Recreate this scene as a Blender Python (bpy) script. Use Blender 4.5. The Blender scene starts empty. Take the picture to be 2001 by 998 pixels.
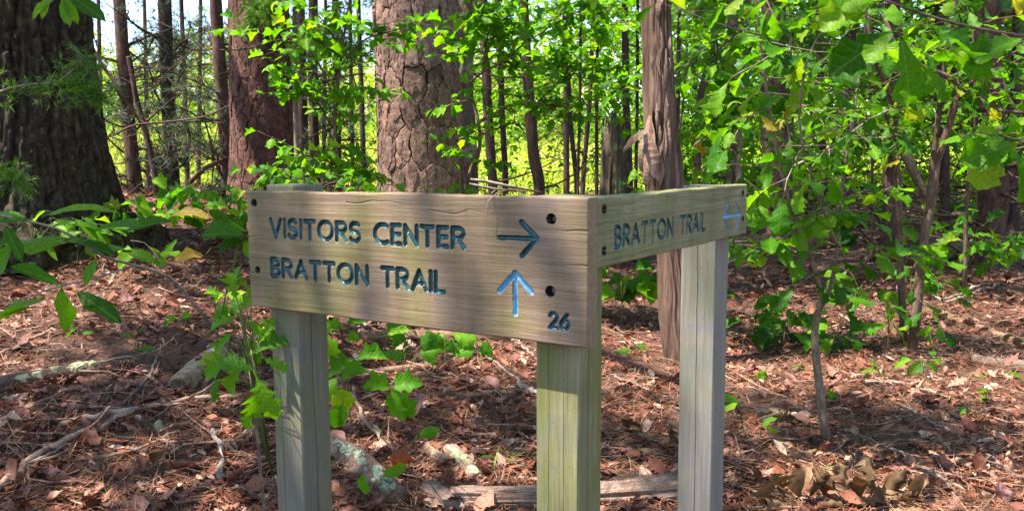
import bpy, math, random
import numpy as np
from mathutils import Matrix, Vector

# ---------------------------------------------------------------- camera, sky, sun, exposure
scene = bpy.context.scene
CAMH = 1.35
FOC, PITCH, ROLL = 1694.6, 0.1109, 0.0053          # focal length in photo pixels (2001 wide)
_f = Vector((0, math.cos(PITCH), -math.sin(PITCH)))
_u0 = Vector((0, math.sin(PITCH), math.cos(PITCH)))
_r0 = Vector((1, 0, 0))
CR = (_r0 - ROLL * _u0).normalized(); CU = (_u0 + ROLL * _r0).normalized()
cam_data = bpy.data.cameras.new('camera'); cam = bpy.data.objects.new('camera', cam_data)
scene.collection.objects.link(cam); scene.camera = cam
cam_data.sensor_width = 36.0; cam_data.lens = FOC / 2001.0 * 36.0
cam_data.clip_start = 0.05; cam_data.clip_end = 2000.0
cam.matrix_world = Matrix(((CR.x, CU.x, -_f.x, 0), (CR.y, CU.y, -_f.y, 0), (CR.z, CU.z, -_f.z, CAMH), (0, 0, 0, 1)))

SUN_TO = Vector((-0.50, -0.14, 1.05)).normalized()   # direction towards the sun: behind the camera, well to the left, high
SUN_EL = math.asin(SUN_TO.z); SUN_AZ = math.atan2(SUN_TO.x, SUN_TO.y)
world = bpy.data.worlds.new('World'); scene.world = world; world.use_nodes = True
wn = world.node_tree.nodes; wl = world.node_tree.links
sky = wn.new('ShaderNodeTexSky'); sky.sky_type = 'NISHITA'; sky.sun_disc = False
sky.sun_elevation = SUN_EL; sky.sun_rotation = SUN_AZ
sky.air_density = 1.0; sky.dust_density = 0.5; sky.ozone_density = 1.2
bg = wn['Background']; bg.inputs[1].default_value = 0.12
wl.new(sky.outputs[0], bg.inputs[0])
sun_data = bpy.data.lights.new('sun', 'SUN'); sun = bpy.data.objects.new('sun', sun_data)
scene.collection.objects.link(sun)
sun_data.energy = 5.0; sun_data.angle = math.radians(0.53); sun_data.color = (1.0, 0.95, 0.86)
sun.rotation_euler = SUN_TO.to_track_quat('Z', 'Y').to_euler()
vs = scene.view_settings
vs.view_transform = 'Standard'; vs.look = 'None'; vs.gamma = 1.0; vs.exposure = 1.85; vs.use_curve_mapping = False
cy = scene.cycles
cy.max_bounces = 7; cy.diffuse_bounces = 4; cy.glossy_bounces = 2; cy.transmission_bounces = 5; cy.transparent_max_bounces = 4
cy.use_denoising = True
try:
    cy.denoiser = 'OPENIMAGEDENOISE'; cy.denoising_input_passes = 'RGB_ALBEDO_NORMAL'; cy.denoising_prefilter = 'ACCURATE'
except Exception: pass
cy.sample_clamp_indirect = 6.0
cy.caustics_reflective = False; cy.caustics_refractive = False

# ---------------------------------------------------------------- small tools
RNG = np.random.default_rng(11)
rnd = random.Random(5)
COL = scene.collection
def ray(px, py):
    d = _f + CR * ((px - 1000.5) / FOC) + CU * ((499 - py) / FOC)
    return d
def at(px, py, Y):
    d = ray(px, py); t = Y / d.y
    return Vector((d.x * t, Y, CAMH + d.z * t))
def sstep(a, b, x):
    t = np.clip((x - a) / (b - a), 0, 1); return t * t * (3 - 2 * t)
def _hash(ix, iy, iz, seed):
    h = (ix.astype(np.int64) * 374761393 + iy.astype(np.int64) * 668265263 + iz.astype(np.int64) * 2147483647 + seed * 974711) & 0x7fffffff
    h = ((h ^ (h >> 13)) * 1274126177) & 0x7fffffff
    h = (h ^ (h >> 16)) & 0xffffff
    return h / float(0xffffff)
def vnoise(x, y, z=None, seed=0):
    x = np.asarray(x, float); y = np.asarray(y, float)
    z = np.zeros_like(x) if z is None else np.asarray(z, float)
    fx, fy, fz = np.floor(x), np.floor(y), np.floor(z)
    tx, ty, tz = x - fx, y - fy, z - fz
    tx = tx * tx * (3 - 2 * tx); ty = ty * ty * (3 - 2 * ty); tz = tz * tz * (3 - 2 * tz)
    r = 0
    for i in (0, 1):
        for j in (0, 1):
            for k in (0, 1):
                w = (tx if i else 1 - tx) * (ty if j else 1 - ty) * (tz if k else 1 - tz)
                r = r + w * _hash(fx + i, fy + j, fz + k, seed)
    return r * 2 - 1
def fbm(x, y, z=None, oct=4, seed=0):
    r = 0; a = 1.0; s = 0
    z = np.zeros_like(np.asarray(x, float)) if z is None else z
    for o in range(oct):
        r = r + a * vnoise(np.asarray(x) * 2**o, np.asarray(y) * 2**o, np.asarray(z) * 2**o, seed + o); s += a; a *= 0.5
    return r / s
def gz(x, y):
    """height of the forest floor"""
    x = np.asarray(x, float); y = np.asarray(y, float)
    R = 5 * (1 - np.exp(-np.maximum(y - 2.5, 0) / 5))
    s = 0.03 + 0.235 * (1 - sstep(-3.2, 1.6, x))
    lft = 1 - sstep(-3.2, 1.6, x)
    z = s * R + 0.028 * np.clip(y - 6.5, 0, 14) * sstep(-1, 3, x) - lft * .055 * np.clip(y - 8.5, 0, 14)
    z = z + 0.085 * np.clip(y - 23, 0, 50)
    far = np.clip((y - 14) / 10, 0, 1)
    z = z + (1 - far) * (0.05 * fbm(x * .7, y * .7, seed=3, oct=2) + 0.018 * fbm(x * 3.1, y * 3.1, seed=7, oct=2))
    return z
def gzf(x, y): return float(gz(np.array([x]), np.array([y]))[0])
def gp(px, py):
    """the point of the forest floor seen at a photo pixel"""
    d = ray(px, py); t = 1.5
    lo = None
    while t < 60:
        p = (d.x * t, d.y * t, CAMH + d.z * t)
        if p[2] < gzf(p[0], p[1]): break
        t += 0.15
    a, b = t - 0.15, t
    for _ in range(13):
        m = (a + b) / 2
        if CAMH + d.z * m < gzf(d.x * m, d.y * m): b = m
        else: a = m
    return Vector((d.x * b, d.y * b, gzf(d.x * b, d.y * b)))
def mesh(name, verts, tris=None, quads=None, smooth=False):
    """mesh data from numpy arrays of triangles and/or quads"""
    me = bpy.data.meshes.new(name)
    verts = np.asarray(verts, np.float32).reshape(-1, 3)
    t = np.zeros((0, 3), np.int32) if tris is None else np.asarray(tris, np.int32).reshape(-1, 3)
    q = np.zeros((0, 4), np.int32) if quads is None else np.asarray(quads, np.int32).reshape(-1, 4)
    me.vertices.add(len(verts)); me.vertices.foreach_set('co', verts.ravel())
    nl = t.size + q.size
    me.loops.add(nl); me.loops.foreach_set('vertex_index', np.concatenate([t.ravel(), q.ravel()]))
    me.polygons.add(len(t) + len(q))
    st = np.concatenate([np.arange(len(t)) * 3, t.size + np.arange(len(q)) * 4]).astype(np.int32)
    me.polygons.foreach_set('loop_start', st)
    me.polygons.foreach_set('use_smooth', np.full(len(st), bool(smooth)))
    me.update(calc_edges=True)
    return me
def obj(name, me, mat=None, parent=None, loc=None):
    o = bpy.data.objects.new(name, me); COL.objects.link(o)
    if mat is not None and me is not None and not me.materials: me.materials.append(mat)
    if parent is not None: o.parent = parent
    if loc is not None: o.location = loc
    return o
def tag(o, label=None, cat=None, group=None, kind=None):
    if label: o['label'] = label
    if cat: o['category'] = cat
    if group: o['group'] = group
    if kind: o['kind'] = kind
    return o
def thing(name, loc, label, cat, group=None):
    o = bpy.data.objects.new(name, None); COL.objects.link(o); o.location = loc
    o.empty_display_size = 0.1
    return tag(o, label, cat, group)
class MB:
    """collects pieces of one mesh"""
    def __init__(s): s.v = []; s.t = []; s.q = []; s.n = 0
    def add(s, v, t=None, q=None):
        v = np.asarray(v, float).reshape(-1, 3)
        if t is not None and len(t): s.t.append(np.asarray(t, int).reshape(-1, 3) + s.n)
        if q is not None and len(q): s.q.append(np.asarray(q, int).reshape(-1, 4) + s.n)
        s.v.append(v); s.n += len(v)
    def mesh(s, name, smooth=False, origin=None):
        v = np.concatenate(s.v) if s.v else np.zeros((0, 3))
        if origin is not None: v = v - np.array(origin)
        return mesh(name, v, np.concatenate(s.t) if s.t else None, np.concatenate(s.q) if s.q else None, smooth)
def spline(pts, n):
    """Catmull-Rom resampling of a list of points (any dimension)"""
    P = np.array(pts, float)
    if len(P) < 3:
        t = np.linspace(0, 1, n)[:, None]; return P[0] * (1 - t) + P[-1] * t
    P = np.vstack([2 * P[0] - P[1], P, 2 * P[-1] - P[-2]])
    m = len(P) - 3; out = []
    for u in np.linspace(0, m - 1e-6, n):
        i = int(u); t = u - i
        a, b, c, d = P[i], P[i + 1], P[i + 2], P[i + 3]
        out.append(.5 * (2 * b + (c - a) * t + (2 * a - 5 * b + 4 * c - d) * t * t + (3 * b - a - 3 * c + d) * t**3))
    return np.array(out)
def tube(path, radii, seg=6, cap=True, disp=None):
    """tapered tube round a polyline -> verts, tris, quads; disp(theta, s, p) adds to the radius"""
    P = np.array(path, float); n = len(P); R = np.broadcast_to(np.asarray(radii, float), (n,)).copy()
    T = np.gradient(P, axis=0); T /= np.linalg.norm(T, axis=1)[:, None] + 1e-9
    ref = np.array([1., 0, 0]) if abs(T[:, 0]).mean() < .8 else np.array([0, 0, 1.])
    A = np.cross(T, ref); A /= np.linalg.norm(A, axis=1)[:, None] + 1e-9
    B = np.cross(T, A)
    th = np.linspace(0, 2 * np.pi, seg, endpoint=False)
    rr = np.repeat(R[:, None], seg, 1)
    if disp is not None:
        L = np.concatenate([[0], np.cumsum(np.linalg.norm(np.diff(P, axis=0), axis=1))])
        TH, S = np.meshgrid(th, L)
        rr = rr + disp(TH, S, rr)
    V = P[:, None, :] + rr[..., None] * (np.cos(th)[None, :, None] * A[:, None, :] + np.sin(th)[None, :, None] * B[:, None, :])
    V = V.reshape(-1, 3)
    i = np.arange(n - 1)[:, None] * seg; j = np.arange(seg)[None, :]; j2 = (j + 1) % seg
    q = np.stack([i + j, i + j2, i + seg + j2, i + seg + j], -1).reshape(-1, 4)
    t = []
    if cap:
        V = np.vstack([V, P[0], P[-1]]); c0, c1 = n * seg, n * seg + 1
        for k in range(seg):
            t.append((c0, (k + 1) % seg, k)); t.append((c1, (n - 1) * seg + k, (n - 1) * seg + (k + 1) % seg))
    return V, np.array(t, int).reshape(-1, 3), q

# ---------------------------------------------------------------- materials
def nt(name):
    m = bpy.data.materials.new(name); m.use_nodes = True
    N = m.node_tree.nodes; L = m.node_tree.links
    return m, N, L, N['Principled BSDF']
def ramp(N, stops, interp='LINEAR'):
    r = N.new('ShaderNodeValToRGB'); e = r.color_ramp.elements; r.color_ramp.interpolation = interp
    while len(e) < len(stops): e.new(0.5)
    for k, (p, c) in enumerate(stops):
        e[k].position = p; e[k].color = (c[0], c[1], c[2], 1)
    return r
def noise(N, L, scale, detail=4, rough=.6, vec=None, dist=0.0):
    n = N.new('ShaderNodeTexNoise'); n.inputs['Scale'].default_value = scale; n.inputs['Detail'].default_value = detail
    n.inputs['Roughness'].default_value = rough; n.inputs['Distortion'].default_value = dist
    if vec is not None: L.new(vec, n.inputs['Vector'])
    return n
def mapping(N, L, src, scale=(1, 1, 1), loc=(0, 0, 0)):
    m = N.new('ShaderNodeMapping'); m.inputs['Scale'].default_value = scale; m.inputs['Location'].default_value = loc
    L.new(src, m.inputs['Vector']); return m.outputs[0]
def mixc(N, L, fac, a, b, mode='MIX'):
    m = N.new('ShaderNodeMix'); m.data_type = 'RGBA'; m.blend_type = mode
    for s, v in ((0, fac), (6, a), (7, b)):
        if hasattr(v, 'links'): L.new(v, m.inputs[s])
        elif s == 0: m.inputs[0].default_value = v
        else: m.inputs[s].default_value = (v[0], v[1], v[2], 1)
    return m.outputs[2]
def math_(N, L, op, a, b=None, clamp=False):
    m = N.new('ShaderNodeMath'); m.operation = op; m.use_clamp = clamp
    for s, v in ((0, a), (1, b)):
        if v is None: continue
        if hasattr(v, 'links'): L.new(v, m.inputs[s])
        else: m.inputs[s].default_value = v
    return m.outputs[0]
def bump(N, L, h, strength=.5, dist=.01, normal=None):
    b = N.new('ShaderNodeBump'); b.inputs['Strength'].default_value = strength; b.inputs['Distance'].default_value = dist
    L.new(h, b.inputs['Height'])
    if normal is not None: L.new(normal, b.inputs['Normal'])
    return b.outputs[0]
def each(N, L):
    """one random number per leaf: per object and per island"""
    oi = N.new('ShaderNodeObjectInfo'); ge = N.new('ShaderNodeNewGeometry')
    s = math_(N, L, 'ADD', oi.outputs['Random'], ge.outputs['Random Per Island'])
    return math_(N, L, 'FRACT', s)
def leaf_mat(name, stops, trans=0.45, rough=0.42, tcol=(1.45, 1.35, .25), spots=0.15, veins=False, spec=.22):
    m, N, L, P = nt(name)
    r = each(N, L); cr = ramp(N, stops); L.new(r, cr.inputs[0])
    tc = N.new('ShaderNodeTexCoord')
    nz = noise(N, L, 22, 3, .6, tc.outputs['Object'])
    v = N.new('ShaderNodeValToRGB'); v.color_ramp.elements[0].position = .3; v.color_ramp.elements[0].color = (1 - spots * 2, 1 - spots * 2, 1 - spots * 2, 1)
    v.color_ramp.elements[1].position = .62; v.color_ramp.elements[1].color = (1 + spots, 1 + spots, 1 + spots, 1)
    L.new(nz.outputs[0], v.inputs[0])
    c = mixc(N, L, 1.0, cr.outputs[0], v.outputs[0], 'MULTIPLY')
    hgt = nz.outputs[0]
    if veins:
        sx = N.new('ShaderNodeSeparateXYZ'); L.new(tc.outputs['Object'], sx.inputs[0]); ax = math_(N, L, 'ABSOLUTE', sx.outputs[0])
        lat = math_(N, L, 'PINGPONG', math_(N, L, 'SUBTRACT', sx.outputs[1], math_(N, L, 'MULTIPLY', ax, .9)), .065)
        lm = math_(N, L, 'LESS_THAN', lat, .007); mm = math_(N, L, 'LESS_THAN', ax, .011)
        vm = math_(N, L, 'MAXIMUM', math_(N, L, 'MULTIPLY', lm, .45), math_(N, L, 'MULTIPLY', mm, .9))
        c = mixc(N, L, math_(N, L, 'MULTIPLY', vm, .55), c, mixc(N, L, .55, c, (.30, .34, .10)))
        hgt = math_(N, L, 'SUBTRACT', math_(N, L, 'ADD', nz.outputs[0], math_(N, L, 'MULTIPLY', lat, 9.0)), vm)
    L.new(c, P.inputs['Base Color']); P.inputs['Roughness'].default_value = rough
    P.inputs['Specular IOR Level'].default_value = spec
    L.new(bump(N, L, hgt, .3, .004), P.inputs['Normal'])
    if trans > 0:
        T = N.new('ShaderNodeBsdfTranslucent'); L.new(mixc(N, L, 1.0, c, tcol, 'MULTIPLY'), T.inputs[0])
        mx = N.new('ShaderNodeMixShader'); mx.inputs[0].default_value = trans
        L.new(P.outputs[0], mx.inputs[1]); L.new(T.outputs[0], mx.inputs[2])
        L.new(mx.outputs[0], N['Material Output'].inputs[0])
    return m
def bark_mat(name, c0, c1, c2, scale=8, stretch=.25, lichen=None, lich_amt=.6, bumpd=.012, rough=.9, islands=False):
    m, N, L, P = nt(name); tc = N.new('ShaderNodeTexCoord'); geo = N.new('ShaderNodeNewGeometry')
    v = mapping(N, L, geo.outputs['Position'], (1, 1, stretch))
    n1 = noise(N, L, scale, 6, .68, v, .4); n2 = noise(N, L, scale * 6, 5, .7, v)
    cr = ramp(N, [(.3, c0), (.5, c1), (.72, c2)]); L.new(n1.outputs[0], cr.inputs[0])
    cr2 = ramp(N, [(.28, (.45, .43, .42)), (.7, (1.3, 1.28, 1.25))]); L.new(n2.outputs[0], cr2.inputs[0])
    c = mixc(N, L, .85, cr.outputs[0], cr2.outputs[0], 'MULTIPLY')
    oi = N.new('ShaderNodeObjectInfo')
    vr = ramp(N, [(0, (.72, .7, .7)), (.5, (1, .96, .95)), (1, (1.3, 1.22, 1.2))]); L.new(oi.outputs['Random'], vr.inputs[0])
    c = mixc(N, L, 1.0, c, vr.outputs[0], 'MULTIPLY')
    if islands:
        gi = N.new('ShaderNodeNewGeometry'); ir = ramp(N, [(0, (.68, .64, .62)), (.35, (.95, .93, .93)), (.75, (1.12, 1.08, 1.08)), (.93, (1.3, 1.2, 1.18)), (1, (1.35, 1.0, .85))]); L.new(gi.outputs['Random Per Island'], ir.inputs[0]); c = mixc(N, L, 1.0, c, ir.outputs[0], 'MULTIPLY')
    if lichen:
        n3 = noise(N, L, 3.4, 6, .75, geo.outputs['Position'], .6)
        lr = ramp(N, [(lich_amt, (0, 0, 0)), (lich_amt + .07, (1, 1, 1))]); L.new(n3.outputs[0], lr.inputs[0])
        c = mixc(N, L, lr.outputs[0], c, lichen)
    L.new(c, P.inputs['Base Color']); P.inputs['Roughness'].default_value = rough; P.inputs['Specular IOR Level'].default_value = .25
    h = math_(N, L, 'ADD', n1.outputs[0], math_(N, L, 'MULTIPLY', n2.outputs[0], .6))
    L.new(bump(N, L, h, .8, bumpd), P.inputs['Normal'])
    return m
# ---------------------------------------------------------------- the trail sign
TH_S = 0.5725
D1 = Vector((math.cos(TH_S), -math.sin(TH_S), 0)); NB = Vector((math.sin(TH_S), math.cos(TH_S), 0))   # along the front board, and back from it
SC = Vector((0.1425, 1.615, CAMH - 0.0729))      # front board's face: top right corner
L1, H1, BT = 0.9415, 0.286, 0.038
L2, H2 = 0.905, 0.1371
W_TAN = [(.12, (.12, .078, .042)), (.40, (.235, .170, .105)), (.62, (.305, .232, .155)), (.9, (.40, .325, .23))]
W_GREY = [(.05, (.13, .112, .07)), (.40, (.215, .195, .142)), (.62, (.265, .245, .19)), (.95, (.36, .34, .285))]
W_OLIVE = [(.22, (.125, .108, .062)), (.42, (.22, .195, .12)), (.62, (.31, .28, .19)), (.8, (.42, .39, .29))]
def wood_mat(name, axis, tints, dark=1.0, checks=True, moss=0.0, base_=W_TAN):
    m, N, L, P = nt(name); tc = N.new('ShaderNodeTexCoord'); o = tc.outputs['Object']
    st = [26, 26, 26]; st[axis] = .45
    wv = noise(N, L, 2.2, 2, .5, o)
    # bend the grain a little
    wob = N.new('ShaderNodeVectorMath'); wob.operation = 'MULTIPLY_ADD'
    L.new(wv.outputs['Color'], wob.inputs[0]); wob.inputs[1].default_value = (.02, .02, .02) ; L.new(o, wob.inputs[2])
    g1 = noise(N, L, 4.2, 5, .72, mapping(N, L, wob.outputs[0], st), .3)
    st2 = [130, 130, 130]; st2[axis] = 2.0
    g2 = noise(N, L, 3.0, 4, .7, mapping(N, L, wob.outputs[0], st2))
    base = ramp(N, base_)
    L.new(g1.outputs[0], base.inputs[0])
    fine = ramp(N, [(.3, (.66, .63, .6)), (.5, (.97, .97, .97)), (.75, (1.14, 1.14, 1.14))]); L.new(g2.outputs[0], fine.inputs[0])
    c = mixc(N, L, .9, base.outputs[0], fine.outputs[0], 'MULTIPLY')
    # weathering in broad patches: grey violet, algae green, tan
    pn = noise(N, L, 3.3, 3, .55, mapping(N, L, o, (1, 1, 1), (3.1, 1.7, .4)), .5)
    pr = ramp(N, [(.30, tints[0]), (.44, tints[1]), (.56, tints[2]), (.68, tints[3])]); L.new(pn.outputs[0], pr.inputs[0])
    c = mixc(N, L, 1.0, c, pr.outputs[0], 'MULTIPLY')
    # vertical runs of water stain
    vs_ = [1.0, 1.0, 1.0]; vs_[2] = .10
    wn_ = noise(N, L, 9, 4, .6, mapping(N, L, o, vs_, (0, 0, 5)))
    wr = ramp(N, [(.33, (.62, .64, .58)), (.5, (.95, .95, .95)), (.66, (1.22, 1.2, 1.2))]); L.new(wn_.outputs[0], wr.inputs[0])
    c = mixc(N, L, 7 / 10 if axis == 0 else .3, c, wr.outputs[0], 'MULTIPLY')
    if moss > 0:
        mn = noise(N, L, 4, 5, .7, mapping(N, L, o, (2.5, 2.5, .5), (1, 2, 7)))
        mr = ramp(N, [(.44, (0, 0, 0)), (.60, (moss, moss, moss))]); L.new(mn.outputs[0], mr.inputs[0])
        c = mixc(N, L, mr.outputs[0], c, (.16, .17, .035))
    kn = N.new('ShaderNodeTexVoronoi'); kn.inputs['Scale'].default_value = 3.1; kn.inputs['Randomness'].default_value = 1.0
    ks = [1.0, 1.0, 1.0]; ks[axis] = .55; L.new(mapping(N, L, wob.outputs[0], ks, (.37, 0, .21)), kn.inputs['Vector'])
    kr = ramp(N, [(.0, (.35, .3, .26)), (.028, (.55, .48, .42)), (.034, (.42, .37, .32)), (.06, (1, 1, 1))]); L.new(kn.outputs['Distance'], kr.inputs[0])
    c = mixc(N, L, .8, c, kr.outputs[0], 'MULTIPLY')
    # fine dark specks
    sp = noise(N, L, 160, 2, .5, o); sr = ramp(N, [(.27, (.35, .33, .3)), (.36, (1, 1, 1))]); L.new(sp.outputs[0], sr.inputs[0])
    c = mixc(N, L, .7, c, sr.outputs[0], 'MULTIPLY')
    c = mixc(N, L, 1.0, c, (dark, dark, dark), 'MULTIPLY')
    L.new(c, P.inputs['Base Color']); P.inputs['Roughness'].default_value = .72; P.inputs['Specular IOR Level'].default_value = .3
    h = math_(N, L, 'ADD', math_(N, L, 'MULTIPLY', g2.outputs[0], 1.0), math_(N, L, 'MULTIPLY', g1.outputs[0], .8))
    L.new(bump(N, L, h, .45, .002), P.inputs['Normal'])
    return m
TINT_A = [(.82, .77, .95), (1.04, .96, .88), (.86, .96, .60), (1.36, 1.08, .74)]
TINT_B = [(.78, .82, .62), (.95, .95, .72), (.82, .88, .55), (1.05, .98, .8)]
TINT_C = [(.80, .95, 1.0), (1.0, 1.0, .95), (.92, .92, 1.12), (1.05, 1.08, .9)]
M_BOARD = wood_mat('weathered_board', 0, TINT_A, .80)
M_BOARD2 = wood_mat('weathered_board_green', 0, TINT_B, .92, base_=W_OLIVE)
M_POST = wood_mat('weathered_post', 2, [(.80, .92, .90), (1.0, 1.0, .85), (.95, .90, 1.05), (1.1, 1.05, .85)], .72, moss=.4, base_=W_GREY)
M_POST_V = wood_mat('violet_grey_post', 2, [(.82, .92, 1.0), (1.0, .96, 1.05), (.95, .92, 1.15), (1.05, 1.08, 1.0)], .92, moss=.18, base_=W_GREY)
M_POST_M = wood_mat('mossy_post', 2, [(.80, .86, .80), (.98, .96, .78), (.82, .82, .58), (1.15, 1.12, 1.0)], .86, moss=.9, base_=W_OLIVE)
def paint_mat(name, c0, c1):
    m, N, L, P = nt(name); tc = N.new('ShaderNodeTexCoord')
    n = noise(N, L, 55, 4, .7, tc.outputs['Object']); r = ramp(N, [(.35, c0), (.65, c1)]); L.new(n.outputs[0], r.inputs[0])
    L.new(r.outputs[0], P.inputs['Base Color']); P.inputs['Roughness'].default_value = .38
    L.new(bump(N, L, n.outputs[0], .4, .002), P.inputs['Normal']); return m
M_TEAL = paint_mat('teal_routed_paint', (.004, .032, .040), (.014, .085, .10))
M_BLUE = paint_mat('blue_routed_paint', (.06, .22, .38), (.15, .38, .56))
m, N, L, P = nt('grey_bolt'); P.inputs['Metallic'].default_value = .7; P.inputs['Roughness'].default_value = .5
n = noise(N, L, 90, 4, .7, N.new('ShaderNodeTexCoord').outputs['Object']); r = ramp(N, [(.35, (.03, .028, .03)), (.7, (.16, .155, .19))]); L.new(n.outputs[0], r.inputs[0]); L.new(r.outputs[0], P.inputs['Base Color'])
M_BOLT = m
M_HOLE = paint_mat('shade_painted_hole_wood', (.012, .008, .006), (.035, .022, .016)); M_HOLE.node_tree.nodes['Principled BSDF'].inputs['Roughness'].default_value = .9  # shade of the recess painted into the bolt hole wood's colour

def arc(cx, cy, rx, ry, a0, a1, n=14):
    return [(cx + rx * math.cos(math.radians(a)), cy + ry * math.sin(math.radians(a))) for a in np.linspace(a0, a1, n)]
# routed capitals as strokes, cap height 1 (y up) : width, strokes
FONT = {
 'V': (.66, [[(0, 1), (.33, 0)], [(.33, 0), (.66, 1)]]),
 'I': (.0, [[(0, 0), (0, 1)]]),
 'S': (.52, [arc(.27, .75, .25, .25, 35, 270, 16) + arc(.25, .25, .27, .25, 90, -150, 16)]),
 'T': (.60, [[(0, 1), (.60, 1)], [(.30, 1), (.30, 0)]]),
 'O': (.84, [arc(.42, .5, .42, .5, 0, 360, 30)]),
 'R': (.56, [[(0, 0), (0, 1)], [(0, 1), (.27, 1)] + arc(.27, .74, .27, .26, 90, -90, 12) + [(0, .48)], [(.24, .46), (.56, 0)]]),
 'C': (.70, [arc(.46, .5, .46, .5, 58, 302, 24)]),
 'E': (.46, [[(.46, 1), (0, 1), (0, 0), (.46, 0)], [(0, .52), (.42, .52)]]),
 'N': (.62, [[(0, 0), (0, 1), (.62, 0), (.62, 1)]]),
 'B': (.50, [[(0, 0), (0, 1), (.24, 1)] + arc(.24, .76, .23, .24, 90, -90, 10) + [(0, .52)], [(.24, .52)] + arc(.25, .26, .25, .26, 90, -90, 10) + [(0, 0)]]),
 'A': (.72, [[(0, 0), (.36, 1), (.72, 0)], [(.14, .34), (.58, .34)]]),
 'L': (.42, [[(0, 1), (0, 0), (.42, 0)]]),
 '2': (.52, [arc(.26, .74, .26, .26, 165, -20, 14) + [(.46, .55), (0, .02), (.55, .02)]]),
 '6': (.52, [[(.44, .97), (.2, .68)] + arc(.26, .29, .27, .28, 150, 510, 22)]),
}
def text_strokes(txt, s0, s1, zb, cap, gap=.25, space=.55, name='letter'):
    w = 0
    for k, ch in enumerate(txt):
        w += space if ch == ' ' else FONT[ch][0] + gap
    w -= gap
    sx = (s1 - s0) / (w * cap)         # squeeze to fit the measured length
    out = []; x = 0
    for ch in txt:
        if ch == ' ': x += space; continue
        wd, st = FONT[ch]
        out.append((name, [np.array([(s0 + (x + px) * cap * sx, zb + py * cap) for px, py in s]) for s in st], None))
        x += wd + gap
    return out
def seg_dist(X, Z, pts):
    d = np.full(X.shape, 9.0)
    for a, b in zip(pts[:-1], pts[1:]):
        ab = b - a; l2 = ab @ ab + 1e-12
        t = np.clip(((X - a[0]) * ab[0] + (Z - a[1]) * ab[1]) / l2, 0, 1)
        d = np.minimum(d, np.hypot(X - a[0] - t * ab[0], Z - a[1] - t * ab[1]))
    return d
def build_board(name, Lb, Hb, cell, marks, holes, groove0, mat, parent, origin, xaxis, seed, label):
    """marks: (name, strokes, material); holes: (s, z, radius). Local x along, z up, y into the wood."""
    nx, nz = int(Lb / cell), int(Hb / cell)
    xs = np.linspace(0, Lb, nx + 1); zs = np.linspace(0, Hb, nz + 1)
    X, Z = np.meshgrid(xs, zs)
    Yd = .0006 * fbm(X * 3, Z * 60, seed=seed, oct=3) + .0011 * fbm(X * 2.0, Z * 9, seed=seed + 9, oct=2)
    # worn, rounded arrises
    e = np.minimum(np.minimum(X, Lb - X), np.minimum(Z, Hb - Z)); rr = .0045
    Yd = Yd + np.where(e < rr, rr - np.sqrt(np.maximum(rr**2 - (rr - e)**2, 0)), 0)
    # splits running in from the ends and along the top
    for (sx, sz, ln, dp) in [(Lb, Hb * .78, -.07, .004), (Lb, Hb * .55, -.05, .003), (0, Hb * .6, .09, .003), (Lb * .35, Hb * .93, .2, .002), (Lb * .6, Hb * .88, .16, .002)]:
        tt = np.clip((X - sx) / ln, 0, 1); on = ((X - sx) / ln >= 0) & ((X - sx) / ln <= 1)
        zc = sz + .004 * np.sin(X * 40 + sx * 9) + .003 * vnoise(X * 30, X * 0, seed=seed + 3)
        Yd = Yd + np.where(on, dp * (1 - tt) * np.exp(-((Z - zc) / .0011)**2), 0)
    Xc, Zc = (X[:-1, :-1] + X[1:, 1:]) / 2, (Z[:-1, :-1] + Z[1:, 1:]) / 2
    owner = np.full(Xc.shape, -1)
    for k, (nm, strokes, mm) in enumerate(marks):
        groove = groove0 * (.74 if nm == 'numeral' else 1.0); allp = np.concatenate(strokes); mnx, mxx = allp[:, 0].min() - .02, allp[:, 0].max() + .02
        i0, i1 = np.searchsorted(xs, [mnx, mxx]); i0 = max(i0 - 1, 0); i1 = min(i1 + 1, nx)
        D = np.full(X[:, i0:i1 + 1].shape, 9.); Dc = np.full(Xc[:, i0:i1].shape, 9.)
        for s in strokes:
            D = np.minimum(D, seg_dist(X[:, i0:i1 + 1], Z[:, i0:i1 + 1], s)); Dc = np.minimum(Dc, seg_dist(Xc[:, i0:i1], Zc[:, i0:i1], s))
        edge = groove * (1 + .07 * vnoise(X[:, i0:i1 + 1] * 160, Z[:, i0:i1 + 1] * 160, seed=seed))
        dep = 1.25 * groove * np.sqrt(np.clip(1 - (D / edge)**2, 0, 1))
        Yd[:, i0:i1 + 1] = Yd[:, i0:i1 + 1] + dep
        sub = owner[:, i0:i1]; sub[Dc < groove * 1.0] = k
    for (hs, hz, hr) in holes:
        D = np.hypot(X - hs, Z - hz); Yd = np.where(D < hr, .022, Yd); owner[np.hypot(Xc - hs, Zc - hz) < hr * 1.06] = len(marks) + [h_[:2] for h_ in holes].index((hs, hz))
    # the top arris is ragged
    Zr = Z + (Z / Hb)**8 * (.003 * fbm(X * 18, X * 0 + 2, seed=seed + 5, oct=4)) - ((1 - Z / Hb)**8) * (.0015 * fbm(X * 14, X * 0 + 5, seed=seed + 6))
    V = np.stack([X, Yd, Zr], -1).reshape(-1, 3)
    idx = np.arange(V.shape[0]).reshape(nz + 1, nx + 1)
    Q = np.stack([idx[:-1, :-1], idx[:-1, 1:], idx[1:, 1:], idx[1:, :-1]], -1)
    wood_q = Q[owner < 0]
    # sides and back
    ring = np.concatenate([idx[0, :], idx[1:, -1], idx[-1, -2::-1], idx[-2:0:-1, 0]])
    nr = len(ring); bv = V[ring].copy(); bv[:, 1] = BT
    b0 = len(V); V2 = np.vstack([V, bv])
    a = np.arange(nr); b = (a + 1) % nr
    side = np.stack([ring[a], b0 + a, b0 + b, ring[b]], -1)
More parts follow.
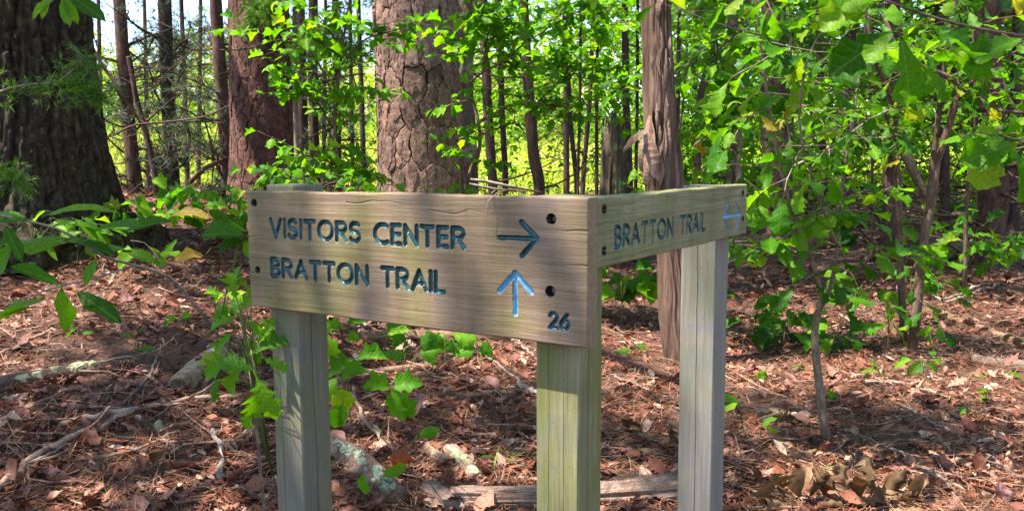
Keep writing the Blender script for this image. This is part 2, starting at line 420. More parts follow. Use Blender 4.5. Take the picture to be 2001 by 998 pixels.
    cidx = len(V2); V2 = np.vstack([V2, [[Lb / 2, BT, Hb / 2]]])
    back = np.stack([np.full(nr, cidx), b0 + b, b0 + a], -1)
    me = mesh(name, V2, back, np.vstack([wood_q, side]), smooth=True)
    sm = np.ones(len(me.polygons), bool); sm[:nr] = False; sm[nr + len(wood_q):] = False
    me.polygons.foreach_set('use_smooth', sm)
    o = obj(name, me, mat, parent)
    yax = Vector((0, 0, 1)).cross(xaxis)
    o.matrix_local = Matrix(((xaxis.x, yax.x, 0, origin.x), (xaxis.y, yax.y, 0, origin.y), (0, 0, 1, origin.z), (0, 0, 0, 1)))
    o['label'] = label
    for k, (nm, strokes, mm) in enumerate(marks):
        q = Q[owner == k]
        u, inv = np.unique(q.ravel(), return_inverse=True)
        obj(nm, mesh(nm, V[u], None, inv.reshape(-1, 4), smooth=True), mm or M_TEAL, o)
    for k in range(len(holes)):
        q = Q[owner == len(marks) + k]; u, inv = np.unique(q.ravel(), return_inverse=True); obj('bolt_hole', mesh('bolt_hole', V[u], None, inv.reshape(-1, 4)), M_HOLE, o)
    for (hs, hz, hr) in holes:
        mb = MB(); r0 = hr * .62
        prof = [(.0215, r0 * 1.25), (.0195, r0 * 1.25), (.0193, r0), (.0155, r0), (.0145, r0 * .8), (.0145, .0001)]
        n_ = 12; vv = [(hs + rr_ * math.cos(2 * math.pi * k / n_), y_, hz + rr_ * math.sin(2 * math.pi * k / n_)) for y_, rr_ in prof for k in range(n_)]
        qq = [(i * n_ + k, i * n_ + (k + 1) % n_, (i + 1) * n_ + (k + 1) % n_, (i + 1) * n_ + k) for i in range(len(prof) - 1) for k in range(n_)]
        mb.add(vv, None, qq); obj('bolt', mb.mesh('bolt'), M_BOLT, o)
    return o
sign_base = Vector((SC.x, SC.y, gzf(SC.x, SC.y)))
sign = thing('trail_sign', sign_base, 'weathered wooden trail sign of two routed boards on three square posts', 'sign')
# boards
FO = SC - D1 * L1 - Vector((0, 0, H1))                 # front board, bottom left of its face
def on_front(px, py):
    d = ray(px, py); n_ = NB; t = ((SC - Vector((0, 0, CAMH))).dot(n_)) / d.dot(n_)
    p = Vector((0, 0, CAMH)) + d * t - FO
    return (p.dot(D1), p.z)
SO = SC + NB * BT - Vector((0, 0, H2 + .001))               # side board, bottom near corner of its face
def on_side(px, py):
    d = ray(px, py); t = ((SC - Vector((0, 0, CAMH))).dot(D1)) / d.dot(D1)
    p = Vector((0, 0, CAMH)) + d * t - SO
    return (p.dot(NB), p.z)
def line_f(*pp): return [np.array(on_front(*p)) for p in pp]
def line_s(*pp): return [np.array(on_side(*p)) for p in pp]
G = .0056
a, b = on_front(531, 463), on_front(534, 429); c, d = on_front(905, 483), on_front(905, 446)
zb = (a[1] + c[1]) / 2; cap = ((b[1] - a[1]) + (d[1] - c[1])) / 2
marks = text_strokes('VISITORS CENTER', on_front(529, 430)[0], on_front(906, 484)[0], zb, cap, .27, .62)
a, b = on_front(532, 538), on_front(532, 509); c, d = on_front(866, 571), on_front(840, 534)
marks += text_strokes('BRATTON TRAIL', on_front(532, 538)[0], on_front(867, 571)[0], (a[1] + c[1]) / 2, cap, .25, .60)
marks.append(('arrow', [np.array(line_f((976, 464), (1049, 467))), np.array(line_f((1018, 434), (1049, 466), (1019, 500)))], M_TEAL))
marks.append(('arrow', [np.array(line_f((1007, 613), (1006, 534))), np.array(line_f((976, 568), (1006, 533), (1038, 571)))], M_BLUE))
n0 = on_front(1074, 640); n1 = on_front(1110, 644)
marks += text_strokes('26', n0[0], n1[0], (n0[1] + n1[1]) / 2, on_front(1090, 613)[1] - on_front(1090, 642)[1], .28, name='numeral')
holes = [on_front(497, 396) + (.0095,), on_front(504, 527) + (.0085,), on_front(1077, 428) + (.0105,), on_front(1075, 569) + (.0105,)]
fb = build_board('front_board', L1, H1, .0012, marks, holes, G, M_BOARD, sign, FO - sign_base, D1, 21, 'wide board routed VISITORS CENTER and BRATTON TRAIL with arrows')
a, b = on_side(1203, 482), on_side(1203, 440); c, d = on_side(1378, 449), on_side(1372, 421)
smarks = text_strokes('BRATTON TRAIL', a[0], c[0], (a[1] + c[1]) / 2, ((b[1] - a[1]) + (d[1] - c[1])) / 2, .25, .60)
smarks.append(('arrow', [np.array(line_s((1414, 424), (1446, 419))), np.array(line_s((1423, 395), (1414, 424), (1423, 450))), np.array(line_s((1438, 394), (1446, 419), (1438, 449)))], M_BLUE))
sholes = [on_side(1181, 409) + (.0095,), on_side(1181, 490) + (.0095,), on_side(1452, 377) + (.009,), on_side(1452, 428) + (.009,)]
sb = build_board('side_board', L2, H2, .0015, smarks, sholes, .0046, M_BOARD2, sign, SO - sign_base, NB, 47, 'narrower board routed BRATTON TRAIL with a double arrow')
# posts
def build_post(corner, w, ztop, mat, seed, label, cracks):
    """corner = front right edge at ground plan; cross section with wandering drying checks, tapering noise"""
    zb_ = gzf(corner.x, corner.y) - .06
    zs = np.linspace(zb_, ztop, 70); rows = []
    for z in zs:
        ch = .004; row = []
        wob = .0012 * fbm(np.array([z * 3.]), np.array([seed * 1.]), seed=seed)[0]
        def face(p0, p1, key):
            pts = [p0]
            for (kf, u0, dep, wid) in sorted(cracks, key=lambda c_: c_[1]):
                if kf != key: continue
                u = u0 + .06 * vnoise(np.array([z * 2.2]), np.array([seed + u0 * 9]), seed=seed)[0] + .01 * vnoise(np.array([z * 17]), np.array([3.]), seed=seed)[0]
                dd = dep * max(0.05, .75 + .8 * vnoise(np.array([z * 1.7]), np.array([u0 * 7]), seed=seed + 4)[0])
                v = np.array(p1) - np.array(p0); ln = np.linalg.norm(v); v /= ln; nin = np.array([-v[1], v[0]])
                c_ = np.array(p0) + v * u * ln
                pts += [tuple(c_ - v * wid), tuple(c_ + nin * dd), tuple(c_ + v * wid)]
            pts.append(p1); return pts
        # local plan: x along D1 (0 = right face), y along NB (0 = front face); counter-clockwise from front left
        f_ = face((-w + ch, wob), (-ch, wob), 'f'); r_ = face((wob, ch), (wob, w - ch), 'r')
        row = f_ + r_ + [(-ch, w), (-w + ch, w), (-w, w - ch), (-w, ch)]
        zz = z
        rows.append([(x, y, zz) for x, y in row])
    n_ = len(rows[0]); V = np.array(rows).reshape(-1, 3)
    i = np.arange(len(zs) - 1)[:, None] * n_; j = np.arange(n_)[None, :]
    q = np.stack([i + j, i + (j + 1) % n_, i + n_ + (j + 1) % n_, i + n_ + j], -1).reshape(-1, 4)
    # rounded top
    tv = V[-n_:].copy(); cen = tv.mean(0); top = cen + (tv - cen) * .95; top[:, 2] += .004
    V = np.vstack([V, top, [[cen[0], cen[1], ztop + .0045]]]); b0 = len(zs) * n_
    k = np.arange(n_); k2 = (k + 1) % n_
    q = np.vstack([q, np.stack([b0 - n_ + k, b0 - n_ + k2, b0 + k2, b0 + k], -1)])
    t = np.stack([b0 + k, b0 + k2, np.full(n_, b0 + n_)], -1)
    me = mesh('post', V, t, q); o = obj('post', me, mat, sign)
    org = Vector((corner.x, corner.y, 0)) - sign_base
    o.matrix_local = Matrix(((D1.x, NB.x, 0, org.x), (D1.y, NB.y, 0, org.y), (0, 0, 1, org.z), (0, 0, 0, 1)))
    o['label'] = label; return o
PW = .100
PC = SC + NB * BT - D1 * BT
gap = .0015
build_post(SC - D1 * (L1 - .024 - PW) + NB * (BT + gap), PW, SC.z + .009, M_POST, 5, 'post under the end of the front board', [('r', .45, .009, .0011), ('f', .3, .003, .0007)])
build_post(PC + NB * gap - D1 * gap, PW, SC.z - .004, M_POST_M, 8, 'mossy post under the corner of the boards', [('r', .4, .008, .0011), ('f', .62, .004, .0007), ('f', .25, .003, .0006)])
build_post(PC + NB * (L2 - .03 - PW) - D1 * gap, PW, SC.z - .006, M_POST_V, 13, 'pale grey post under the end of the side board', [('f', .48, .008, .0010), ('r', .6, .006, .0010)])
# ---------------------------------------------------------------- leaf shapes (length 1 along +y, face up)
def unit(a): return a / (np.linalg.norm(a, axis=-1, keepdims=True) + 1e-9)
def leaf_shape(half, fold=.25, droop=.25, ripple=.03, petiole=.18, seed=0, twist=0.0, asym=.06):
    """half outline [(y, x)], mirrored with small differences, folded along the midrib -> verts, tris"""
    r = np.random.default_rng(seed); h = np.array(half, float); n = len(h); V = []; T = []
    ymid = h[:, 0] * .93 + .03
    ymid[0] = h[0, 0]; ymid[-1] = h[-1, 0]
    mid = [(0, y, 0) for y in ymid]
    L_ = [(-x * (1 + r.normal() * asym), y + r.normal() * asym * .25, 0) for y, x in h]; R_ = [(x * (1 + r.normal() * asym), y + r.normal() * asym * .25, 0) for y, x in h]
    V = np.array(mid + L_ + R_, float)
    for k in range(n - 1):
        a, b, l0, l1, r0, r1 = k, k + 1, n + k, n + k + 1, 2 * n + k, 2 * n + k + 1
        if k == 0: T += [(a, b, l1), (a, r1, b)]
        elif k == n - 2: T += [(a, b, l0), (a, r0, b)]
        else: T += [(a, b, l1), (a, l1, l0), (a, r0, r1), (a, r1, b)]
    x, y = V[:, 0], V[:, 1]
    z = fold * np.abs(x) - droop * y**2 + ripple * np.sin(y * 23 + 2 * seed) * np.abs(x) / .3 + twist * x * y
    V[:, 2] = z
    if petiole > 0:
        b = len(V); w = .012
        V = np.vstack([V, [(-w, 0.02, 0), (w, 0.02, 0), (w, -petiole, -.03), (-w, -petiole, -.03)]]); T += [(b, b + 2, b + 1), (b, b + 3, b + 2)]
    return V, np.array(T)
OAK_H = [(0, 0), (.10, .04), (.20, .15), (.27, .07), (.42, .25), (.50, .09), (.65, .30), (.72, .12), (.84, .20), (.90, .10), (1, 0)]
BLK_H = [(0, 0), (.1, .045), (.28, .12), (.42, .21), (.48, .17), (.61, .30), (.69, .24), (.80, .29), (.87, .17), (.94, .11), (1, 0)]
OVA_H = [(0, 0), (.12, .13), (.3, .24), (.5, .28), (.7, .22), (.88, .10), (1, 0)]
LAN_H = [(0, 0), (.15, .09), (.35, .16), (.6, .18), (.82, .11), (1, 0)]
MAP_H = [(0, 0), (.03, .17), (.14, .28), (.22, .38), (.34, .31), (.50, .42), (.58, .33), (.64, .22), (.76, .20), (.88, .11), (1, 0)]
SIM_H = [(0, 0), (.3, .24), (.65, .22), (1, 0)]
OAK = [leaf_shape(OAK_H, f, d, .05, .12, s, t) for f, d, s, t in ((.2, .2, 1, .1), (.35, .35, 2, -.2), (.1, .05, 3, .15), (.28, .5, 4, .1))]
BLK = [leaf_shape(BLK_H, f, d, .07, .10, s, t, .10) for f, d, s, t in ((.2, .3, 1, .2), (.4, .5, 2, -.3), (-.2, .15, 3, .3), (.3, .75, 4, -.2), (-.35, .4, 5, .1), (.1, .0, 6, -.4))]
OVA = [leaf_shape(OVA_H, f, d, .03, .12, s, t) for f, d, s, t in ((.3, .2, 1, .1), (.2, .4, 2, -.1), (.4, .1, 3, .2))]
LAN = [leaf_shape(LAN_H, f, d, .03, .08, s, t) for f, d, s, t in ((.3, .25, 1, .1), (.2, .45, 2, -.1), (.4, .15, 3, .2))]
MAP = [leaf_shape(MAP_H, f, d, .04, .3, s, t) for f, d, s, t in ((.15, .2, 1, .1), (.25, .4, 2, -.1), (.05, .1, 3, .15), (.3, .3, 4, 0))]
SIM = [leaf_shape(SIM_H, f, d, 0, 0, s, t) for f, d, s, t in ((.3, .2, 1, .1), (.15, .4, 2, -.2), (.4, .1, 3, .2))]
def leaf_grid(half, cross, curl, ripple, petiole, seed, twist=0.0, asym=.08, cols=(-1, -.6, -.25, 0, .25, .6, 1)):
    """finer leaf: bent across (cross) and rolled along its length (curl)"""
    r = np.random.default_rng(seed); h = np.array(half, float); n = len(h); m = len(cols); wl = 1 + r.normal(size=n) * asym; wr = 1 + r.normal(size=n) * asym
    if r.random() < .35: k = r.integers(3, n - 2); (wl if r.random() < .5 else wr)[k] *= .45       # an insect bite
    V = np.zeros((n, m, 3))
    for j, c in enumerate(cols):
        w = np.where(c < 0, wl, wr); V[:, j, 0] = h[:, 1] * w * c; V[:, j, 1] = h[:, 0] + .10 * (abs(c)) * h[:, 1] + r.normal(size=n) * asym * .12 * abs(c)
    V = V.reshape(-1, 3); x, y = V[:, 0].copy(), V[:, 1].copy()
    z = cross * x * x * 3 + abs(cross) * .12 * np.abs(x) + ripple * np.sin(y * 19 + seed * 2 + np.sign(x)) * np.abs(x) * 1.6 + twist * x * y
    if abs(curl) > .01:
        th = y * curl; V[:, 1] = np.sin(th) / curl; V[:, 2] = -(1 - np.cos(th)) / curl; V[:, 1] += z * np.sin(th); V[:, 2] += z * np.cos(th)
    else: V[:, 2] = z
    i = np.arange(n - 1)[:, None] * m; j = np.arange(m - 1)[None]; q = np.stack([i + j, i + j + 1, i + m + j + 1, i + m + j], -1).reshape(-1, 4)
    T = np.vstack([q[:, [0, 1, 2]], q[:, [0, 2, 3]]]); b = len(V); w = .011
    if petiole > 0: V = np.vstack([V, [(-w, .03, .004), (w, .03, .004), (w, -petiole, -.02), (-w, -petiole, -.02)]]); T = np.vstack([T, [(b, b + 1, b + 2), (b, b + 2, b + 3)]])
    return V, T
def grids(half, pet, seed, n=8):
    r = np.random.default_rng(seed); return [leaf_grid(half, r.choice([-1, 1], p=[.45, .55]) * (.3 + .7 * r.random()), .15 + .9 * r.random(), .12, pet, seed + k, r.normal() * .25) for k in range(n)]
# dry leaves lie curled
DRY = [leaf_shape(OAK_H, .5, -.35, .16, .12, 11, .5), leaf_shape(OAK_H, -.45, .35, .14, .1, 12, -.5), leaf_shape(OVA_H, .7, -.4, .1, .08, 13, .5), leaf_shape(LAN_H, .8, .4, .1, .08, 14, -.6), leaf_shape(MAP_H, .4, -.5, .15, .1, 15, .3), leaf_shape(OVA_H, -.3, .3, .1, .1, 16, .2)]
DRYF = [leaf_shape(OAK_H, .15, -.15, .1, .1, 31, .2), leaf_shape(OVA_H, -.15, .15, .08, .08, 32, .2), leaf_shape(OAK_H, -.2, .1, .1, .1, 33, -.2), leaf_shape(LAN_H, .3, -.1, .1, .08, 34, .2)]
DRYS = [leaf_shape(SIM_H, .6, -.4, .1, 0, 21, .5), leaf_shape(SIM_H, -.4, .4, .1, 0, 22, -.4), leaf_shape([(0, 0), (.2, .2), (.45, .12), (.7, .26), (1, 0)], .5, .3, .1, 0, 23, .4)]
def scatter(temps, pos, ydir, nrm, scale, rng):
    pos = np.asarray(pos, float); M = len(pos); mb = MB()
    if M == 0: return mb
    y = unit(np.asarray(ydir, float)); n_ = np.asarray(nrm, float); z = unit(n_ - (n_ * y).sum(1, keepdims=True) * y); x = np.cross(y, z)
    pick = rng.integers(0, len(temps), M); scale = np.broadcast_to(np.asarray(scale, float), (M,))
    for k, (tv, tt) in enumerate(temps):
        I = np.where(pick == k)[0]
        if len(I) == 0: continue
        W = (tv[None, :, 0:1] * x[I][:, None] + tv[None, :, 1:2] * y[I][:, None] + tv[None, :, 2:3] * z[I][:, None]) * scale[I][:, None, None] + pos[I][:, None]
        F = tt[None] + (np.arange(len(I)) * len(tv))[:, None, None]
        mb.add(W.reshape(-1, 3), F.reshape(-1, 3))
    return mb
_TM = {}
def temp_mesh(key, k, tv, tt, mat):
    if (key, k, mat.name) not in _TM:
        me = mesh(key, tv, tt, None, True); me.materials.append(mat); _TM[(key, k, mat.name)] = me
    return _TM[(key, k, mat.name)]
def leaf_objects(name, key, temps, pos, ydir, nrm, scale, mat, parent, rng):
    """each leaf an object of its own that shares its mesh with its like"""
    y = unit(np.asarray(ydir, float)); n_ = np.asarray(nrm, float); z = unit(n_ - (n_ * y).sum(1, keepdims=True) * y); x = np.cross(y, z)
    scale = np.broadcast_to(np.asarray(scale, float), (len(y),))
    px, py, pz = parent.matrix_basis.translation if parent else (0, 0, 0)
    for i in range(len(y)):
        k = int(rng.integers(0, len(temps))); me = temp_mesh(key, k, *temps[k], mat)
        o = bpy.data.objects.new(name, me); COL.objects.link(o); o.parent = parent; s = scale[i]
        o.matrix_local = Matrix(((x[i][0] * s, y[i][0] * s, z[i][0] * s, pos[i][0] - px), (x[i][1] * s, y[i][1] * s, z[i][1] * s, pos[i][1] - py), (x[i][2] * s, y[i][2] * s, z[i][2] * s, pos[i][2] - pz), (0, 0, 0, 1)))
G_FRESH = [(0, (.022, .095, .004)), (.3, (.052, .19, .006)), (.6, (.095, .27, .008)), (.88, (.16, .34, .012)), (.985, (.26, .36, .03)), (.998, (.45, .32, .04)), (1, (.45, .22, .05))]
G_DEEP = [(0, (.018, .075, .004)), (.35, (.042, .15, .006)), (.7, (.085, .23, .008)), (.97, (.14, .28, .012)), (.996, (.40, .30, .03)), (1, (.5, .24, .04))]
G_LIME = [(0, (.045, .17, .005)), (.4, (.09, .27, .008)), (.92, (.17, .37, .012)), (1, (.30, .42, .02))]
G_FAR = [(0, (.06, .14, .012)), (.5, (.13, .26, .02)), (1, (.26, .36, .03))]
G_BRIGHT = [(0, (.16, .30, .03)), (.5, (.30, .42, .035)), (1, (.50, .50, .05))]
M_LEAF = leaf_mat('green_leaf', G_FRESH, .6); M_DEEP = leaf_mat('deep_green_leaf', G_DEEP, .6); M_LIME = leaf_mat('lime_leaf', G_LIME, .6)
VEINED = {M_LEAF: leaf_mat('veined_green_leaf', G_FRESH, .6, veins=True), M_DEEP: leaf_mat('veined_deep_leaf', G_DEEP, .6, veins=True), M_LIME: leaf_mat('veined_lime_leaf', G_LIME, .6, veins=True)}
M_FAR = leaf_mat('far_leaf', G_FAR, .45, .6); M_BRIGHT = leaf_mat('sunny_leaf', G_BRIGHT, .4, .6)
M_NEEDLE = leaf_mat('pine_needle_green', [(0, (.03, .075, .018)), (.5, (.055, .12, .02)), (1, (.10, .17, .03))], .2, .5)
M_CEDAR = leaf_mat('cedar_green', [(0, (.04, .12, .012)), (.6, (.09, .21, .02)), (1, (.17, .27, .03))], .3, .5)
M_BLUEN = leaf_mat('bluish_needle', [(0, (.035, .07, .06)), (.6, (.05, .10, .075)), (.8, (.09, .12, .06)), (1, (.20, .09, .04))], .2, .5)
M_DRY = leaf_mat('dry_leaf', [(0, (.042, .013, .008)), (.22, (.125, .038, .020)), (.50, (.25, .090, .050)), (.66, (.17, .075, .066)), (.90, (.38, .185, .115)), (1, (.54, .36, .26))], .12, .6, (1.1, .8, .5), .3)
M_TAN = leaf_mat('tan_dry_leaf', [(0, (.13, .085, .04)), (.5, (.21, .14, .065)), (1, (.30, .20, .10))], .1, .55, (1, .8, .5), .3)
M_STRAW = leaf_mat('dry_needle', [(0, (.085, .030, .016)), (.4, (.19, .074, .038)), (.75, (.30, .135, .072)), (1, (.45, .27, .155))], .0, .6)
M_GRASS = leaf_mat('grass_blade', [(0, (.06, .2, .02)), (1, (.14, .34, .03))], .35, .5)
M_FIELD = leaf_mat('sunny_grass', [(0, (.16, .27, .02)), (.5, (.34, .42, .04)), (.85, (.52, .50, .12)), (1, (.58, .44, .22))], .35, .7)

# ---------------------------------------------------------------- forest floor, litter, meadow
def lines(lo, a, b, hi, step, n):
    L_ = a - (np.geomspace(1, 1 + (a - lo), n)[::-1] - 1); R_ = b + (np.geomspace(1, 1 + (hi - b), n) - 1)
    return np.concatenate([L_[:-1], np.arange(a, b, step), R_])
gx = lines(-400, -5.5, 6.5, 400, .07, 26); gy = lines(-120, 1.5, 11.5, 700, .07, 30)
X, Y = np.meshgrid(gx, gy); Zg = gz(X, Y)
idx = np.arange(X.size).reshape(X.shape)
q = np.stack([idx[:-1, :-1], idx[:-1, 1:], idx[1:, 1:], idx[1:, :-1]], -1).reshape(-1, 4)
m, N, L, P = nt('forest_soil'); geo = N.new('ShaderNodeNewGeometry')
n1 = noise(N, L, 9, 8, .75, geo.outputs['Position']); n2 = noise(N, L, 55, 5, .75, geo.outputs['Position']); n3 = noise(N, L, .8, 3, .6, geo.outputs['Position'])
cr = ramp(N, [(.3, (.04, .02, .014)), (.5, (.12, .055, .035)), (.68, (.22, .11, .07)), (.85, (.30, .18, .12))]); L.new(n2.outputs[0], cr.inputs[0])
cr1 = ramp(N, [(.3, (.6, .55, .55)), (.7, (1.25, 1.2, 1.15))]); L.new(n1.outputs[0], cr1.inputs[0])
c = mixc(N, L, .9, cr.outputs[0], cr1.outputs[0], 'MULTIPLY')
mr = ramp(N, [(.62, (0, 0, 0)), (.72, (.6, .6, .6))]); L.new(n3.outputs[0], mr.inputs[0])
c = mixc(N, L, mr.outputs[0], c, (.07, .085, .02)); L.new(c, P.inputs['Base Color']); P.inputs['Roughness'].default_value = .95
L.new(bump(N, L, math_(N, L, 'ADD', n1.outputs[0], n2.outputs[0]), 1.0, .03), P.inputs['Normal'])
ground = tag(obj('forest_floor', mesh('forest_floor', np.stack([X, Y, Zg], -1), None, q, True), m), 'reddish brown forest floor strewn with dead leaves', 'ground', kind='structure')
def floor_points(n, ya, yb, pw=1.0, margin=1.08, rng=RNG):
    """random spots on the floor inside the view, denser near"""
    y = ya + (yb - ya) * rng.random(n)**pw
    w = y * (1000.5 / FOC) * margin + .35
    x = (rng.random(n) * 2 - 1) * w
    return x, y
def floor_litter(n, ya, yb, temps, smin, smax, lift, tilt, pw=1.0, seed=1):
    rng = np.random.default_rng(seed); x, y = floor_points(n, ya, yb, pw, rng=rng)
    keep = fbm(x * 2.3, y * 2.3, seed=91, oct=3) + .25 * rng.normal(size=n) > -.28; x, y = x[keep], y[keep]; n = len(x)      # drifts, and bare patches between them
    z = gz(x, y) + lift * rng.random(n); a = rng.random(n) * 6.283
    yd = np.stack([np.cos(a), np.sin(a), rng.normal(0, tilt, n)], -1); nr = np.stack([rng.normal(0, tilt, n), rng.normal(0, tilt, n), np.ones(n)], -1)
    s = smin + (smax - smin) * rng.random(n)**1.6
    return scatter(temps, np.stack([x, y, z], -1), yd, nr, s, rng), (x, y, z, yd, nr, s)
mb, _ = floor_litter(31000, 2.4, 8.5, DRY[:3] + DRYF + DRYF + DRYS, .028, .098, .024, .24, 1.2, 2)
mb2, _ = floor_litter(14000, 7.5, 22, DRYS, .06, .15, .03, .4, 1.1, 3)
for v, t in zip(mb2.v, mb2.t): pass
o = obj('leaf_litter', mb.mesh('leaf_litter'), M_DRY, ground); o['kind'] = 'stuff'
o = obj('leaf_litter', mb2.mesh('leaf_litter'), M_DRY, ground); o['kind'] = 'stuff'
# fallen pine needles: slim bent strips
def needle_litter(n, ya, yb, pw, seed, w):
    rng = np.random.default_rng(seed); x, y = floor_points(n, ya, yb, pw, rng=rng); z = gz(x, y) + .012 + .03 * rng.random(n)
    a = rng.random(n) * 6.283; ln = .06 + .10 * rng.random(n); d = np.stack([np.cos(a), np.sin(a), rng.normal(0, .22, n)], -1) * ln[:, None]
    sd = np.stack([-np.sin(a), np.cos(a), np.zeros(n)], -1) * w; bend = np.stack([-np.sin(a), np.cos(a), np.zeros(n)], -1) * (rng.normal(0, .12, n) * ln)[:, None]
    p = np.stack([x, y, z], -1)
    V = np.stack([p - sd - d / 2, p + sd - d / 2, p + bend + sd, p + bend - sd, p + d / 2 + sd * .4, p + d / 2 - sd * .4], 1).reshape(-1, 3)
    f = np.array([[0, 1, 2, 3], [3, 2, 4, 5]])[None] + (np.arange(n) * 6)[:, None, None]
    return V, f.reshape(-1, 4)
V, q = needle_litter(60000, 2.4, 9, 1.25, 5, .0010)
o = obj('needle_litter', mesh('needle_litter', V, None, q), M_STRAW, ground); o['kind'] = 'stuff'
# the 300 dead leaves that show largest
rng = np.random.default_rng(8); n = 300; x, y = floor_points(n, 2.55, 5.2, 1.0, .98, rng); z = gz(x, y) + .03 + .02 * rng.random(n); a = rng.random(n) * 6.283
yd = np.stack([np.cos(a), np.sin(a), rng.normal(0, .25, n)], -1); nr = np.stack([rng.normal(0, .35, n), rng.normal(0, .35, n) - .2, np.ones(n)], -1)
leaf_objects('dead_leaf', 'dead_leaf', DRY + DRYF, np.stack([x, y, z], -1), yd, nr, .06 + .07 * rng.random(n), M_DRY, ground, rng)
# fine twig litter
def twig_litter(n, ya, yb, seed, rmin, rmax, lmin, lmax):
    rng = np.random.default_rng(seed); mb = MB(); x, y = floor_points(n, ya, yb, 1.2, rng=rng)
    for i in range(n):
        a = rng.random() * 6.283; ln = lmin + (lmax - lmin) * rng.random()**2; pts = []
        for k in range(4):
            u = (k / 3 - .5) * ln; X_ = x[i] + math.cos(a) * u + rng.normal() * ln * .05; Y_ = y[i] + math.sin(a) * u + rng.normal() * ln * .05
            pts.append((X_, Y_, gzf(X_, Y_) + .02 + .02 * rng.random()))
        r = rmin + (rmax - rmin) * rng.random()**2; mb.add(*tube(pts, [r, r * .9, r * .7, r * .4], 4, False))
    return mb
M_TWIG = bark_mat('twig_bark', (.10, .06, .045), (.22, .14, .10), (.40, .30, .24), 14, 1.0)
M_GTWIG = bark_mat('grey_twig_bark', (.12, .10, .085), (.26, .215, .175), (.45, .40, .33), 14, 1.0)
o = obj('twig_litter', twig_litter(800, 2.5, 9, 6, .0018, .0065, .1, .7).mesh('twig_litter'), M_TWIG, ground); o['kind'] = 'stuff'
# sunlit meadow beyond the wood's edge, rising to the far trees
mx = np.linspace(-60, 60, 90); my = np.concatenate([np.linspace(22.5, 40, 40), np.linspace(41, 96, 40)])
X, Y = np.meshgrid(mx, my); idx = np.arange(X.size).reshape(X.shape)
q = np.stack([idx[:-1, :-1], idx[:-1, 1:], idx[1:, 1:], idx[1:, :-1]], -1).reshape(-1, 4)
m, N, L, P = nt('meadow_ground'); geo = N.new('ShaderNodeNewGeometry'); n1 = noise(N, L, .35, 6, .7, geo.outputs['Position'])
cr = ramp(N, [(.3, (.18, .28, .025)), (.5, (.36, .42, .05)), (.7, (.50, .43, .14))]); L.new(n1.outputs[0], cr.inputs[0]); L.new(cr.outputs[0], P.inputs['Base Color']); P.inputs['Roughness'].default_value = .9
meadow = tag(obj('meadow', mesh('meadow', np.stack([X, Y, gz(X, Y) + .05], -1), None, q, True), m), 'bright yellow green meadow seen between the trunks', 'meadow', kind='structure')
rng = np.random.default_rng(14); n = 26000
y = 22.5 + 45 * rng.random(n)**1.3; x = (rng.random(n) * 2 - 1) * (y * .62 + 2); z = gz(x, y) + .04
o = obj('meadow_grass', scatter([(np.array([(-.06, 0, 0), (.06, 0, 0), (.02, .6, 0), (.1, 1, .08), (-.09, .8, -.05)], float), np.array([(0, 1, 2), (0, 2, 4), (1, 3, 2)]))], np.stack([x, y, z], -1),
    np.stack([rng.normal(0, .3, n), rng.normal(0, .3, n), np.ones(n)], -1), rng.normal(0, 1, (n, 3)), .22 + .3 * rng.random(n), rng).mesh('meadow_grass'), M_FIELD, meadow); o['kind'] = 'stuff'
# ---------------------------------------------------------------- trees
M_OAKB = bark_mat('dark_oak_bark', (.014, .010, .006), (.045, .032, .018), (.13, .10, .062), 20, .6, (.12, .17, .10), .60)
M_PINEB = bark_mat('pine_plate_bark', (.09, .054, .037), (.205, .133, .100), (.36, .265, .222), 26, .8, islands=True)
M_PINEC = bark_mat('pine_furrow_bark', (.022, .013, .010), (.055, .032, .024), (.09, .055, .042), 10, .4)
M_REDB = bark_mat('red_pine_bark', (.055, .028, .020), (.12, .062, .045), (.21, .125, .098), 22, .7, islands=True)
M_THIN = bark_mat('thin_trunk_bark', (.035, .022, .018), (.085, .052, .042), (.15, .10, .082), 12, .3)
M_THINR = bark_mat('reddish_thin_bark', (.04, .022, .016), (.10, .055, .042), (.18, .115, .09), 14, .35)
M_LICH = bark_mat('lichened_bark', (.05, .038, .026), (.12, .09, .06), (.2, .16, .11), 12, .3, (.22, .24, .11), .52)
M_SNAG = bark_mat('bare_snag_wood', (.045, .026, .018), (.135, .082, .058), (.27, .19, .145), 20, .08)
M_SPLIT = bark_mat('torn_wood', (.09, .054, .037), (.23, .15, .108), (.43, .32, .24), 24, .2)
def dev(a, b): return np.arctan2(np.sin(a - b), np.cos(a - b))
def trunk_path(pixels, Y, zmax, n):
    """trunk centre line through photo pixels at depth Y, carried down into the floor and up to zmax"""
    P = [np.array(at(px, py, Y)) for px, py in pixels]
    P = sorted(P, key=lambda p: p[2])
    a, b = P[0], P[-1]
    g = gzf(a[0], Y) - .12
    low = np.array([a[0] + (a[0] - P[1][0]) * (g - a[2]) / (P[1][2] - a[2] + 1e-6) * .6, Y, g])
    sl = (b - P[-2]) / (b[2] - P[-2][2] + 1e-6)
    hi = b + sl * (zmax - b[2]) * .6; hi[2] = zmax
    return spline([low] + P + [b + (hi - b) * .5, hi], n)
